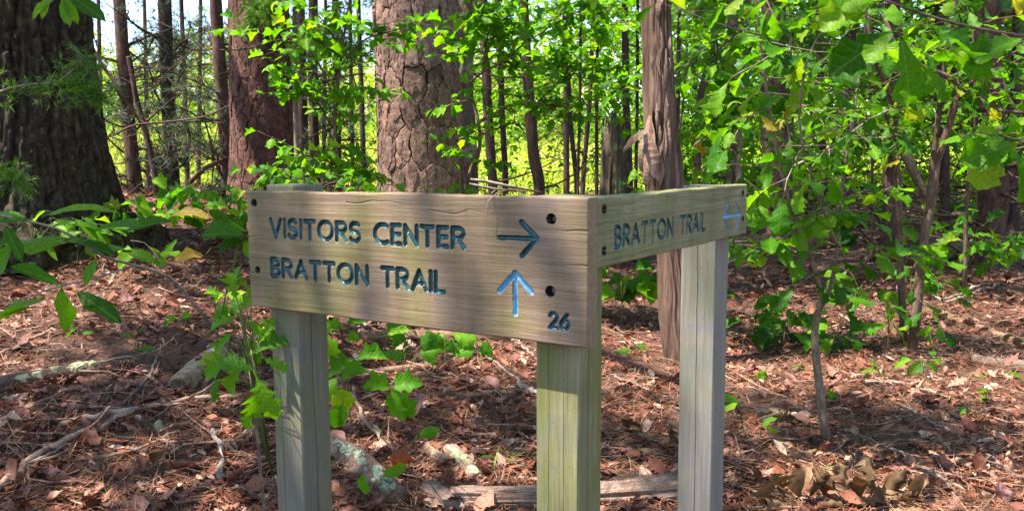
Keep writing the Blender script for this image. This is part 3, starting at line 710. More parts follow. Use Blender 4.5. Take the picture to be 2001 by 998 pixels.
def clump_crown(center, radii, clumps, per, size, temps, rng, flat=.45, spread=.9, droop=.2):
    """leaf clumps spread through an ellipsoid -> scatter"""
    c = np.array(center, float); R = np.array(radii, float)
    d = unit(rng.normal(size=(clumps, 3))) * (rng.random((clumps, 1))**.45); cc = c + d * R
    p = np.repeat(cc, per, 0); p = p + rng.normal(size=p.shape) * np.array([1, 1, flat]) * spread * R.mean() * .13
    n = len(p); a = rng.random(n) * 6.283
    yd = np.stack([np.cos(a), np.sin(a), rng.normal(-droop, .3, n)], -1); nr = np.stack([rng.normal(0, .45, n), rng.normal(0, .45, n), np.ones(n)], -1)
    return scatter(temps, p, yd, nr, size * (.65 + .7 * rng.random(n)), rng), cc
NEED_TV = []
def needle_tuft(k, ln=1.0, w=.012, seed=0):
    r = np.random.default_rng(seed); V = []; T = []
    for i in range(k):
        d = unit(r.normal(size=3) + np.array([0, .9, 0.1])) * ln * (.7 + .5 * r.random()); s = unit(np.cross(d, r.normal(size=3))) * w
        b = len(V); V += [tuple(-s), tuple(s), tuple(d)]; T.append((b, b + 1, b + 2))
    return np.array(V), np.array(T)
TUFT = [needle_tuft(14, 1, .022, s) for s in (1, 2, 3)]
CED = [needle_tuft(22, 1, .03, s) for s in (4, 5, 6)]
def limbs(path, radii, t0, t1, n, length, rise, rng, forks=2, r0=.35, az=None, wob=.12):
    """bare side limbs from a trunk -> list of (path, radii)"""
    out = []
    for k in range(n):
        t = t0 + (t1 - t0) * (k + rng.random()) / n; i = min(int(t * (len(path) - 1)), len(path) - 2); p = path[i]
        a = rng.random() * 6.283 if az is None else az[0] + (az[1] - az[0]) * rng.random()
        ln = length * (.5 + .8 * rng.random()); d = np.array([math.cos(a), math.sin(a), rise + rng.normal() * .25]); d /= np.linalg.norm(d)
        pts = [p]; cur = p.copy()
        for s in range(5):
            d = unit(d + rng.normal(size=3) * wob + np.array([0, 0, .03])); cur = cur + d * ln / 5; pts.append(cur.copy())
        r = radii[i] * r0 * (.5 + .5 * rng.random()); grp = [(np.array(pts), np.linspace(r, r * .25, 6))]
        for f in range(forks):
            j = rng.integers(1, 5); d2 = unit(pts[j + 1] - pts[j] + rng.normal(size=3) * .7); q_ = [pts[j] + d2 * ln * .16 * s + rng.normal(size=3) * ln * .015 * s for s in range(4)]
            grp.append((np.array(q_), np.linspace(r * .5, r * .15, 4)))
        out.append(grp)
    return out
def sheet(n_, mb_): pass

# --- big dark oak at the left edge
def bark_disp(freq, amp, seed, stretch=.3, flare=None):
    def f(TH, S, rr):
        u = np.cos(TH) * freq * .5; w = np.sin(TH) * freq * .5
        n1 = np.abs(vnoise(u + .3 * vnoise(u, w, S * 3, seed + 2), w, S * freq * stretch * .55, seed)); n2 = np.abs(vnoise(u * 2.1, w * 2.1, S * freq * stretch, seed + 1)); n3 = vnoise(u * 5, w * 5, S * freq * stretch * 4, seed + 5)
        n4 = np.abs(vnoise(u * .9 + 7, w * .9, S * 8 + 1.5 * vnoise(u, w, S * 2, seed + 8), seed + 9))
        d = amp * (np.minimum(n4 * 7, 1) * .4 - .3 + np.minimum(n1 * 5, 1) * .9 + np.minimum(n2 * 4.5, 1) * .5 + .22 * n3 - 1.0)
        if flare: d = d + flare(TH, S)
        return d
    return f
YO = 6.5
pth = trunk_path([(22, 0), (26, 150), (24, 300), (20, 420)], YO, 4.2, 420)
hz = pth[:, 2] - gzf(pth[0][0], YO); rad = .50 + .47 * np.exp(-np.maximum(hz, 0) / .62) - .02 * hz
tree = thing('oak_tree', pth[0] * np.array([1, 1, 1]), 'massive dark furrowed oak trunk with flared base at the left edge', 'tree')
fl = lambda TH, S: .14 * np.exp(-S / .38) * np.maximum(np.cos(TH * 5 + .8), -.3)
V, t, q = tube(pth, rad, 400, True, bark_disp(15, .062, 31, .55, fl))
obj('trunk', mesh('trunk', V - pth[0], t, q, True), M_OAKB, tree)
rng = np.random.default_rng(41); top = pth[-1]
for a in range(7):
    mbL = MB()
    ang = a * .9 + .3; e = top + np.array([math.cos(ang) * (2.5 + a % 3), math.sin(ang) * (2.5 + a % 2), 4 + .6 * (a % 3)])
    pts = spline([top - (0, 0, .6), top + (e - top) * .4 + rng.normal(size=3) * .3, e], 8); mbL.add(*tube(pts, np.linspace(.22, .05, 8), 8))
    obj('limb', mbL.mesh('limb', True, pth[0]), M_OAKB, tree)
mb, _ = clump_crown((-5.4, 1.2, 9.0), (3.7, 3.8, 2.4), 44, 100, .17, SIM, rng, spread=.62)
obj('crown', mb.mesh('crown', False, pth[0]), M_DEEP, tree)

# --- pines with bark plates
def clip_cell(i, pts, neigh):
    c = pts[i]; poly = [c + np.array(o) for o in ((-9, -9), (9, -9), (9, 9), (-9, 9))]
    for j in neigh:
        m = (c + pts[j]) / 2; n_ = pts[j] - c; out = []
        for k in range(len(poly)):
            a, b = poly[k], poly[(k + 1) % len(poly)]; da, db = (a - m) @ n_, (b - m) @ n_
            if da <= 0: out.append(a)
            if (da < 0) != (db < 0) and abs(da - db) > 1e-12: out.append(a + (b - a) * da / (da - db))
        poly = out
        if len(poly) < 3: return None
    return np.array(poly)
def plated_pine(name, label, pixels, Y, r_bot, r_top, zmax, pu, pv, thick, mats, seed, crown):
    rng = np.random.default_rng(seed); pth = trunk_path(pixels, Y, zmax, 120); base = pth[0].copy()
    hz = (pth[:, 2] - pth[0, 2]); g = gzf(base[0], Y)
    zt = at(0, -40, Y).z; rad = np.interp(pth[:, 2], [g, zt, zmax], [r_bot, r_top, r_top * .7]) + .10 * np.exp(-np.maximum(pth[:, 2] - g, 0) / .25)
    tree = thing(name, base, label, 'tree')
    dsp = lambda TH, S, rr: .010 * vnoise(np.cos(TH) * 7, np.sin(TH) * 7, S * 4, seed) + .006 * vnoise(np.cos(TH) * 19, np.sin(TH) * 19, S * 11, seed + 1)
    V, t, q = tube(pth, rad - .006, 64, True, dsp); obj('trunk', mesh('trunk', V - base, t, q, True), mats[1], tree)
    z0 = max(at(0, 420, Y).z, g + .02); Rm = (r_bot + r_top) / 2
    circ = 2 * math.pi * Rm; nu = int(round(circ / pu)); nv = int(round((zt - z0) / pv)) + 2
    pts = []
    for j in range(-1, nv + 1):
        for i in range(nu):
            pts.append(((i + .5 * (j % 2) + rng.normal() * .24) * circ / nu, z0 + (j + rng.normal() * .24) * pv))
    pts = np.array(pts); A = np.array([1 / pu, 1 / pv]); base_n = len(pts)
    allp = np.vstack([pts, pts + [circ, 0], pts - [circ, 0]]) * A
    for i in range(base_n):
        if not (z0 - .02 < pts[i, 1] < zt + .05): continue
        dd = np.linalg.norm(allp - allp[i], axis=1); neigh = np.argsort(dd)[1:14]; poly = clip_cell(i, allp, neigh)
        if poly is None: continue
        poly = poly / A; c0 = poly.mean(0)
        # outline with ragged, interlocking edges: the same wander for both neighbours
        out = []
        for k in range(len(poly)):
            a, b = poly[k], poly[(k + 1) % len(poly)]; m_ = max(1, int(np.linalg.norm(b - a) / (pu * .16)))
            for s in range(m_): out.append(a + (b - a) * s / m_)
        out = np.array(out); wx, wy = np.cos(out[:, 0] / Rm) * Rm, np.sin(out[:, 0] / Rm) * Rm; f1 = 1.7 / pu
        for ff, aa in ((f1 * .8, .30), (f1 * 2.7, .13), (f1 * 6, .07)):
            out = out + np.stack([vnoise(wx * ff, wy * ff, out[:, 1] * ff, seed), vnoise(wx * ff, wy * ff, out[:, 1] * ff, seed + 3)], -1) * pu * aa
        dv = out - c0; ln = np.linalg.norm(dv, axis=1, keepdims=True)
        gapw = pu * (.03 + .07 * rng.random()); wv_ = np.abs(dv[:, :1]) / pu / (np.abs(dv[:, :1]) / pu + np.abs(dv[:, 1:]) / pv + 1e-9); out = c0 + dv * (1 - np.minimum(gapw * (.15 + 1.1 * wv_) / ln, .5))
        th = thick * (.55 + .7 * rng.random()); n_ = len(out); tiltu, tiltv = rng.normal(size=2) * thick * .3
        def ring(sc, h, jit=0.0, off=(0, 0)):
            P2 = c0 + (out - c0) * sc + np.array(off); P2 = np.clip(P2, out.min(0), out.max(0)); hh = h + (tiltu * (P2[:, 0] - c0[0]) + tiltv * (P2[:, 1] - c0[1])) * (h > 0) / pu * .5
            hh = hh + (.05 * thick * vnoise(P2[:, 0] * 40, P2[:, 1] * 40, seed=seed + i) + .04 * thick * vnoise(P2[:, 0] * 110, P2[:, 1] * 90, seed=seed + i)) * (h > 0)
            return np.column_stack([P2, hh])
        def to3(Q):
            th_ = Q[:, 0] / Rm; cx = np.interp(Q[:, 1], pth[:, 2], pth[:, 0]); cyy = np.interp(Q[:, 1], pth[:, 2], pth[:, 1]); r_ = np.interp(Q[:, 1], pth[:, 2], rad) + Q[:, 2]
            return np.column_stack([cx + r_ * np.cos(th_), cyy + r_ * np.sin(th_), Q[:, 1]])
        pm = MB(); k = np.arange(n_); k2 = (k + 1) % n_
        def shell(layers):
            layers = layers + [np.column_stack([layers[-1][:, :2].mean(0)[None], [[layers[-1][:, 2].mean()]]])]; nl = len(layers) - 1
            pm.add(np.vstack([to3(l) for l in layers]), np.stack([(nl - 1) * n_ + k, (nl - 1) * n_ + k2, np.full(n_, nl * n_)], -1), np.vstack([np.stack([r * n_ + k, r * n_ + k2, (r + 1) * n_ + k2, (r + 1) * n_ + k], -1) for r in range(nl - 1)]))
        shell([ring(1.02, -.010), ring(1.0, th * .92), ring(.93, th), ring(.5, th * 1.02)])
        for fl_ in range(int(rng.integers(3, 7))):      # thin flakes lie on the plate
            off = (rng.random(2) - .5) * np.array([pu, pv]) * .7; sc_ = .22 + .34 * rng.random(); jag = (1 + .22 * vnoise(np.arange(n_) * .9, np.full(n_, fl_ * 3.), seed=seed + i))[:, None]; ft = thick * (.12 + .26 * rng.random())
            shell([ring(sc_ * jag, th * .95, 0, off), ring(sc_ * jag * .98, th + ft, 0, off), ring(sc_ * .5 * jag, th + ft * 1.05, 0, off)])
        ctr = to3(np.array([[c0[0], c0[1], 0]]))[0]
        obj('bark_plate', pm.mesh('bark_plate', False, ctr), mats[0], tree, ctr - base)
    # crown far above
    cc, cr_, ncl = crown; mb, cl = clump_crown(cc, cr_, ncl, 26, .26, TUFT, rng, spread=.8)
    obj('crown', mb.mesh('crown', False, base), M_NEEDLE, tree)
    mb = MB(); tp = pth[-1]
    mb.add(*tube(spline([tp - (0, 0, .3), (tp + np.array(cc)) / 2, np.array(cc)], 10), np.linspace(rad[-1], .06, 10), 12))
    obj('trunk_top', mb.mesh('trunk_top', True, base), mats[1], tree); mb = MB()
    for p in cl[::4]: mb.add(*tube(spline([np.array(cc) * .5 + tp * .5 + (0, 0, (p[2] - cc[2]) * .6), (p + np.array(cc)) / 2, p], 6), np.linspace(.05, .012, 6), 5)); obj('limb', mb.mesh('limb', True, base), mats[1], tree); mb = MB()
    return tree
plated_pine('pine_tree', 'large pine with broad mauve brown bark plates behind the sign board', [(813, 0), (819, 180), (825, 370)], 7.2, .338, .312, 6.5, .118, .27, .022, (M_PINEB, M_PINEC), 51, ((-.6, 7.4, 12.5), (3.4, 3.4, 3.2), 45))
plated_pine('pine_tree', 'reddish pine with narrow flaky bark left of the broad plated pine', [(505, 0), (511, 190), (518, 390)], 8.4, .292, .258, 7, .085, .19, .016, (M_REDB, M_PINEC), 52, ((-2.6, 8.6, 13), (3.2, 3.0, 3.0), 40))

# --- bare snag with torn strips
YS = gp(1338, 706).y
ps = trunk_path([(1284, 0), (1288, 150), (1295, 300), (1316, 480), (1330, 640), (1342, 706)], YS, 4.6, 240)
def snag_disp(TH, S, rr):
    T2 = TH + .5 * vnoise(S * .9, S * 0 + 3, seed=60) + .12 * vnoise(S * 5, np.cos(TH) * 2, seed=66); u, w = np.cos(T2), np.sin(T2)
    d = .006 * np.abs(vnoise(u * 7, w * 7, S * 1.3, 61)) + .005 * vnoise(u * 20, w * 20, S * 3, 62) + .022 * vnoise(u * 1.6, w * 1.6, S * 2.1, 63)
    return d - .045 * np.maximum(vnoise(u * 2.6, w * 2.6, S * 1.5, 65) - .3, 0) - .03 * np.maximum(vnoise(u * 6, w * 6, S * 3.2, 67) - .45, 0)
wpx = np.interp(ps[:, 2], [at(0, 700, YS).z, at(0, 500, YS).z, at(0, 300, YS).z, at(0, 0, YS).z, 4.6], [47, 36, 34, 28, 20]); rad = wpx / FOC * YS
snag = thing('dead_snag', ps[0], 'bare reddish dead tree with torn wood strips behind the side board', 'tree')
V, t, q = tube(ps, rad, 170, True, snag_disp)
# a hollow where the limb tore out
hc = np.array(at(1284, 262, YS - .11)); dd = np.linalg.norm((V - hc) / np.array([.055, .12, .13]), axis=1); V[:, 1] += np.where(dd < 1, .11 * (1 - dd**2), 0)
obj('trunk', mesh('trunk', V - ps[0], t, q, True), M_SNAG, snag)
def ribbon(pix, Y, wpx, thick=.006, seed=0, twist=.5):
    r = np.random.default_rng(seed); P = spline([np.array(at(px, py, Y + dy)) for px, py, dy in pix], 12); T = np.gradient(P, axis=0); T = unit(T)
    w = np.interp(np.linspace(0, 1, 12), np.linspace(0, 1, len(wpx)), wpx) / FOC * Y / 2; V = []
    for i in range(12):
        a = twist * (i / 11 - .5); s = unit(np.cross(T[i], np.array([math.sin(a), -math.cos(a), .1]))); n_ = unit(np.cross(s, T[i]))
        j = r.normal() * .15 * w[i]
        V += [P[i] - s * (w[i] + j) - n_ * thick / 2, P[i] + s * (w[i] - j) - n_ * thick / 2, P[i] + s * (w[i] - j) + n_ * thick / 2, P[i] - s * (w[i] + j) + n_ * thick / 2]
    q = [(i * 4 + k, i * 4 + (k + 1) % 4, i * 4 + 4 + (k + 1) % 4, i * 4 + 4 + k) for i in range(11) for k in range(4)] + [(0, 3, 2, 1), (44, 45, 46, 47)]
    return np.array(V), q
STR = [([(1270, 226, -.125), (1268, 262, -.15), (1272, 300, -.17), (1281, 335, -.165), (1290, 356, -.14)], [6, 22, 26, 20, 3]), ([(1266, 254, -.12), (1250, 263, -.18), (1234, 276, -.22), (1219, 296, -.24)], [10, 12, 13, 3]), ([(1262, 262, -.12), (1254, 290, -.17), (1252, 320, -.18), (1256, 338, -.17)], [8, 12, 10, 2]),
       ([(1282, 290, -.13), (1276, 330, -.16), (1268, 356, -.155), (1266, 374, -.14)], [6, 12, 9, 3]), ([(1290, -10, -.10), (1286, 20, -.118), (1284, 50, -.113)], [12, 10, 1]), ([(1264, 300, -.11), (1262, 340, -.135), (1265, 378, -.13)], [9, 14, 8]), ([(1292, 300, -.13), (1294, 335, -.15), (1290, 362, -.14)], [3, 9, 2]), ([(1277, 60, -.11), (1275, 110, -.12), (1277, 150, -.117)], [1, 5, 1]), ([(1298, 110, -.105), (1297, 160, -.118), (1298, 205, -.114)], [1, 6, 1]), ([(1304, 210, -.09), (1308, 270, -.11), (1310, 320, -.10)], [1, 7, 1])]
_r = np.random.default_rng(66)
for k in range(16):
    x_ = 1266 + 44 * _r.random(); y_ = 30 + 250 * _r.random(); l_ = 30 + 60 * _r.random(); yy = -.055 - .065 * math.cos((x_ - 1288) / 32 * 1.3)
    STR.append(([(x_, y_, yy), (x_ + _r.normal() * 2, y_ + l_ / 2, yy - .012), (x_ + _r.normal() * 3, y_ + l_, yy - .006 - .02 * _r.random())], [2, 3 + 4 * _r.random(), .8]))
for k, (pix, w) in enumerate(STR):
    V, q = ribbon(pix, YS, w, .003, k, .9); obj('torn_strip', mesh('torn_strip', V - ps[0], None, q), M_SPLIT, snag)

# --- slender trunks: (pixels, depth, width px, bark, dead limbs, crown, label)
THIN = [
 ([(233, 0), (246, 180), (263, 368)], 10.5, 24, 'r', 10, 'b', 'slender reddish trunk next to the massive oak'),
 ([(321, 0), (328, 180), (336, 368)], 10.8, 26, 'd', 12, 'b', 'straight dark slender trunk midway between oak and reddish pine'),
 ([(354, 0), (360, 150), (367, 368)], 13, 9, 'd', 8, 'b', 'very thin dark stem just beside the straight dark trunk'),
 ([(421, 0), (434, 180), (450, 390)], 9.6, 24, 'r', 12, 'b', 'slender brown trunk close beside the reddish pine'),
 ([(268, 200), (292, 290), (305, 368)], 9.8, 10, 'd', 6, '', 'crooked thin stem leaning out from the slender reddish trunk'),
 ([(586, 0), (590, 180), (594, 360)], 12.5, 20, 'd', 8, 'b', 'first of a close pair of trunks behind the understory maple'),
 ([(612, 0), (612, 180), (616, 360)], 13, 19, 'd', 8, 'b', 'second of a close pair of trunks behind the understory maple'),
 ([(655, 0), (657, 180), (662, 360)], 13.5, 13, 'd', 8, 'b', 'lone thin trunk in the gap between the two large pines'),
 ([(700, 0), (706, 180), (712, 360)], 15, 10, 'd', 8, 'p', 'faint thin trunk right against the plated pine in the gap'),
 ([(912, 0), (903, 160), (914, 365)], 8.3, 42, 'l', 4, 'p', 'yellow lichened trunk hard against the side of the plated pine'),
 ([(944, 0), (952, 190), (963, 370)], 11.5, 18, 'd', 8, 'p', 'dark trunk first to the right of the lichened trunk'),
 ([(972, 0), (980, 190), (988, 370)], 12, 11, 'd', 8, 'p', 'thin trunk second to the right of the lichened trunk'),
 ([(1022, 0), (1036, 210), (1042, 300), (1054, 372)], 10.4, 21, 'r', 8, 'p', 'trunk with a bent foot standing above the CENTER lettering arrow'),
 ([(1104, 0), (1106, 200), (1107, 372)], 12, 12, 'd', 6, 'p', 'dark trunk of a tight pair left of the broken stump'),
 ([(1108, 100), (1116, 250), (1127, 372)], 12.3, 9, 'd', 5, '', 'leaning dark stem of a tight pair left of the broken stump'),
 ([(1135, 0), (1133, 200), (1129, 372)], 11.8, 6, 'd', 5, '', 'hair thin upright stem before the bright meadow'),
 ([(1160, 0), (1152, 200), (1138, 380)], 11.2, 9, 'd', 5, '', 'thin stem bowing left before the bright meadow'),
 ([(1168, 0), (1166, 200), (1166, 372)], 13, 7, 'd', 5, 'p', 'thin straight stem nearest the broken stump'),
 ([(1221, 0), (1224, 200), (1230, 372)], 12.2, 14, 'd', 8, 'p', 'trunk rising directly behind the broken stump'),
 ([(1246, 0), (1245, 200), (1242, 372)], 14, 7, 'd', 5, 'p', 'thin stem between broken stump and bare dead tree'),
 ([(1328, 0), (1325, 180), (1322, 372)], 9.5, 8, 'd', 6, '', 'thin dark stem just right of the bare dead tree'),
 ([(1384, 130), (1370, 185), (1364, 240), (1362, 330)], 9.2, 14, 'd', 4, '', 'bent forked stem behind the side board end'),
 ([(1432, -40), (1432, 120), (1434, 300)], 9.6, 22, 'l', 6, 'p', 'mottled grey green trunk rising above the double arrow'),
 ([(1512, 100), (1516, 280), (1520, 400)], 10.5, 50, 'd', 6, 'p', 'stout dark trunk half hidden behind the forked sapling leaves'),
 ([(1745, 60), (1742, 220), (1740, 380)], 9.5, 26, 'd', 6, 'p', 'dark trunk behind the twin stemmed sapling'),
 ([(1925, -20), (1932, 200), (1940, 400)], 9.0, 52, 'r', 40, 'c', 'shaggy reddish cedar trunk with dead twigs near the right edge'),
 ([(1600, 0), (1604, 200), (1610, 400)], 13, 14, 'd', 14, 'p', 'thin trunk deep in the thicket behind the forked sapling'),
 ([(1668, 0), (1660, 200), (1655, 400)], 12, 16, 'r', 22, 'c', 'thin reddish cedar deep in the thicket between the saplings'),
 ([(1835, 0), (1842, 200), (1846, 400)], 12.5, 18, 'r', 24, 'c', 'thin reddish cedar deep in the thicket right of the saplings'),
 ([(192, 0), (196, 180), (200, 350)], 17, 8, 'd', 7, 's', 'faint far pine hard against the oak trunk edge'),
 ([(282, 0), (286, 180), (290, 350)], 18, 8, 'd', 7, 's', 'faint far pine between the slender reddish trunk and the straight dark trunk'),
 ([(392, 0), (390, 180), (388, 350)], 16.5, 8, 'd', 7, 's', 'faint far pine between the straight dark trunk and the slender brown trunk'),
 ([(560, 0), (566, 180), (570, 350)], 18, 8, 'd', 7, 's', 'faint far pine peeping out right beside the reddish pine'),
 ([(636, 0), (634, 180), (632, 350)], 17.5, 8, 'd', 7, 's', 'faint far pine right of the close pair of trunks'),
 ([(684, 0), (686, 180), (690, 350)], 16, 8, 'd', 7, 's', 'faint far pine in the middle of the gap between the large pines'),
 ([(1990, 0), (1985, 200), (1982, 400)], 12.0, 20, 'd', 12, 'p', 'dark trunk at the very right edge of the thicket'),
]
MAT_T = {'r': M_THINR, 'd': M_THIN, 'l': M_LICH}
for k, (pix, Y, w, mk, nl, crn, lab) in enumerate(THIN):
    rng = np.random.default_rng(200 + k); zmax = 9.0 if crn else at(pix[0][0], pix[0][1], Y).z + .5
    if crn in ('b', 'p', 's'): zmax = 8 + rng.random() * 2
    pth = trunk_path(pix, Y, zmax, 70); r0 = w / FOC * Y / 2
    rad = r0 * np.interp(pth[:, 2], [pth[0, 2], pth[0, 2] + .5, 3, zmax], [1.35, 1.08, .95, .35 if crn else .3])
    tr = thing('slender_tree', pth[0], lab, 'tree', 'slender trees behind the sign')
    dsp = lambda TH, S, rr: rr * (.10 * vnoise(np.cos(TH) * 3, np.sin(TH) * 3, S * 5, 70 + k) + .07 * vnoise(np.cos(TH) * 6, np.sin(TH) * 6, S * 16, 90 + k))
    V, t, q = tube(pth, rad, 14 if w < 30 else 26, True, dsp); obj('trunk', mesh('trunk', V - pth[0], t, q, True), MAT_T[mk], tr)
    LB = limbs(pth, rad, .08 if crn not in ('b', 's') else .16, {'b': .55, 's': .7, 'c': .75, 'p': .75}.get(crn, .95), nl if crn != 'b' else nl + 8, .9 if crn != 'c' else 1.1, .25 if crn != 'c' else -.05, rng, 3, .32)
    for grp in LB:
        mb = MB()
        for p, r in grp: mb.add(*tube(p, np.maximum(r, .0035), 4, False))
        obj('limb', mb.mesh('limb', True, pth[0]), MAT_T[mk], tr)
    if crn in ('b', 's'):
        pts_, dr_ = [], []
        for grp in LB:
            for p, r in grp:
                if p[:, 2].mean() > 5: continue
                for u in range(5 if crn == 'b' else 2):
                    i = int(rng.integers(1, len(p))); pts_.append(p[i] + rng.normal(size=3) * .05); dr_.append(unit(p[i] - p[i - 1] + rng.normal(size=3) * .5))
        if pts_:
            mb = scatter(TUFT, pts_, dr_, rng.normal(size=(len(pts_), 3)), .10 + .08 * rng.random(len(pts_)), rng); o = obj('needle_sprays', mb.mesh('needle_sprays', False, pth[0]), M_BLUEN, tr); o['kind'] = 'stuff'
    if crn:
        c = pth[-1] * np.array([1, 1, 0]) + np.array([0, 0, zmax - (2.2 if crn == 'b' else 2.6)])
        if crn == 'b': mb, _ = clump_crown(c, (1.7, 1.5, 2.6), 40, 20, .17, TUFT, rng, .6, .9)
        elif crn == 's': mb, _ = clump_crown(c - np.array([0, 0, 2.0]), (2.0, 1.6, 3.2), 22, 14, .17, TUFT, rng, .7)
        elif crn == 'c': mb, _ = clump_crown(c - np.array([0, 0, 1.0]), (1.5, 1.3, 3.0), 70, 20, .16, CED, rng, .8)
        else: mb, _ = clump_crown(c, (2.0, 1.8, 2.4), 55, 26, .15, SIM if k % 2 else TUFT, rng, .5)
        obj('crown', mb.mesh('crown', False, pth[0]), {'b': M_BLUEN, 's': M_BLUEN, 'c': M_CEDAR, 'p': M_LEAF if k % 2 else M_NEEDLE}[crn], tr)

# --- broken stump
YB = 9.8; pb = trunk_path([(1199, 246), (1199, 300), (1197, 372)], YB, at(0, 246, YB).z, 60)
pb[-1][2] = at(0, 250, YB).z
rb = np.interp(pb[:, 2], [pb[0, 2], pb[0, 2] + .5, pb[-1, 2]], [32, 25, 20]) / FOC * YB
st = thing('broken_stump', pb[0], 'thick dark broken stump with jagged top above the side board', 'stump')
def jag(TH, S, rr): return bark_disp(10, .03, 77, .2)(TH, S, rr)
V, t, q = tube(pb, rb, 60, True, jag)
topz = V[:, 2] > pb[-1, 2] - .22
ang = np.arctan2(V[:, 1] - YB, V[:, 0] - pb[-1][0]); V[:, 2] += topz * (.14 * vnoise(np.cos(ang) * 5, np.sin(ang) * 5, seed=5) + .10 * vnoise(np.cos(ang) * 14, np.sin(ang) * 14, seed=6)) * np.clip((V[:, 2] - pb[-1, 2] + .22) / .22, 0, 1)
obj('trunk', mesh('trunk', V - pb[0], t, q, True), M_LICH, st)

# --- canopy trees that stand beside and behind the photographer and shade the place
for k, (x, y, cx, cyy, cz, rx, ncl, lab) in enumerate([(-7.5, -1.5, -6.8, -1.8, 9.5, 4.2, 34, 'tall oak outside the view, left of the photographer'), (-1.2, -5.0, -1.8, -3.6, 10, 4.0, 26, 'tall oak outside the view, behind the photographer'),
     (5.5, -3.0, 4.5, -1.5, 10, 3.6, 16, 'tall oak outside the view, right of the photographer'), (8.5, 6.5, 7.5, 7.0, 9.5, 4.0, 30, 'tall oak outside the view, right of the saplings')]):
    rng = np.random.default_rng(300 + k); z0 = gzf(x, y) - .1; P = spline([(x, y, z0), (x + .1, y, 3), (cx, cyy, cz - 1.5)], 20)
    tr = thing('oak_tree', (x, y, z0), lab, 'tree'); V, t, q = tube(P, np.linspace(.28, .08, 20), 16); obj('trunk', mesh('trunk', V - P[0], t, q, True), M_OAKB, tr)
    mb, cl = clump_crown((cx, cyy, cz), (rx, rx, 2.4), ncl, 100, .17, SIM, rng, spread=.62); obj('crown', mb.mesh('crown', False, P[0]), M_DEEP, tr)
    mb = MB()
    for p in cl[::6]: mb.add(*tube(spline([P[-5], (P[-1] + p) / 2, p], 6), np.linspace(.07, .012, 6), 5)); obj('limb', mb.mesh('limb', True, P[0]), M_OAKB, tr); mb = MB()

# --- far woods that read as one mass
def far_mass(name, label, n, xr, yr, zr, size, mat, seed, dens=None, temps=SIM):
    rng = np.random.default_rng(seed); K = n // 60
    cx = xr[0] + (xr[1] - xr[0]) * rng.random(K); cy_ = yr[0] + (yr[1] - yr[0]) * rng.random(K); g = gz(cx, cy_)
    top = zr[0] + (zr[1] - zr[0]) * (.55 + .45 * vnoise(cx * .23, cy_ * .1, seed=seed))
    cz = g + top * rng.random(K)**.8
    p = np.repeat(np.stack([cx, cy_, cz], -1), 60, 0) + rng.normal(size=(K * 60, 3)) * np.array([.9, .9, .5]) * size * 4.2
    p[:, 2] = np.maximum(p[:, 2], np.repeat(g, 60) + .03)
    M_ = len(p); a = rng.random(M_) * 6.283
    mb = scatter(temps, p, np.stack([np.cos(a), np.sin(a), rng.normal(-.2, .4, M_)], -1), np.stack([rng.normal(0, .6, M_), rng.normal(0, .6, M_) - .4, np.ones(M_)], -1), size * (.6 + .8 * rng.random(M_)), rng)
    return tag(obj(name, mb.mesh(name), mat), label, 'trees', kind='stuff')
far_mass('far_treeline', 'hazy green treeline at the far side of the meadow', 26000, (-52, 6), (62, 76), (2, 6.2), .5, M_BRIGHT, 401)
far_mass('far_wood', 'mass of green wood beyond the meadow in the middle', 22000, (-3, 34), (40, 56), (5, 15), .42, M_FAR, 402)
far_mass('thicket_foliage', 'dense green thicket filling the back of the right side', 36000, (3.6, 18), (14.5, 24), (2, 11), .2, M_DEEP, 403)
far_mass('meadow_shrubs', 'darker green shrubs dotted over the meadow', 9000, (-26, 16), (32, 52), (.3, 2.6), .22, M_FAR, 405)
far_mass('understory_foliage', 'airy green understory foliage at the back of the wood behind the sign', 15000, (-2.2, 9), (12.5, 19), (1.5, 7.5), .10, M_LEAF, 406)
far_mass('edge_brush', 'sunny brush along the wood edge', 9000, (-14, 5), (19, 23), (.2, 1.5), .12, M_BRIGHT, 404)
# ---------------------------------------------------------------- saplings, understory and seedlings
M_STEM = bark_mat('sapling_bark', (.055, .035, .025), (.12, .08, .055), (.24, .18, .13), 14, .4)
M_STEMP = bark_mat('pale_sapling_bark', (.12, .085, .06), (.24, .18, .135), (.42, .35, .28), 14, .4)
M_GSTEM = bark_mat('green_stem', (.06, .09, .02), (.12, .15, .04), (.22, .2, .08), 14, .5)
GKIND = {'oak': grids(OAK_H, .12, 100), 'blk': grids(BLK_H, .10, 120), 'ova': grids(OVA_H, .12, 140), 'lan': grids(LAN_H, .08, 160), 'map': grids(MAP_H, .3, 180)}
KIND = {'oak': OAK, 'blk': BLK, 'ova': OVA, 'lan': LAN, 'map': MAP}
def pix_path(pp, n=14):
    return spline([np.array(at(x, y, Y)) for x, y, Y in pp], n)
def twigs_from(path, n, t0, t1, ln, rng, rise=.1, az=None, flat=.25, r=.003):
    """leafy twigs from a stem, spread round it"""
    out = []; a0 = rng.random() * 6.28
    for k in range(n):
        t = t0 + (t1 - t0) * (k + .6 * rng.random()) / max(n, 1); i = min(int(t * (len(path) - 1)), len(path) - 2); p = path[i] + (path[i + 1] - path[i]) * rng.random()
        a = a0 + k * 2.4 + rng.normal() * .3
        if az is not None: a = az[0] + (az[1] - az[0]) * rng.random()
        d = unit(np.array([math.cos(a), math.sin(a), rise + rng.normal() * flat])); l = ln * (.55 + .7 * rng.random())
        pts = [p]; cur = p
        for s in range(4):
            d = unit(d + rng.normal(size=3) * .13 + np.array([0, 0, -.03])); cur = cur + d * l / 4; pts.append(cur)
        out.append((np.array(pts), np.linspace(r, r * .45, 5)))
    return out
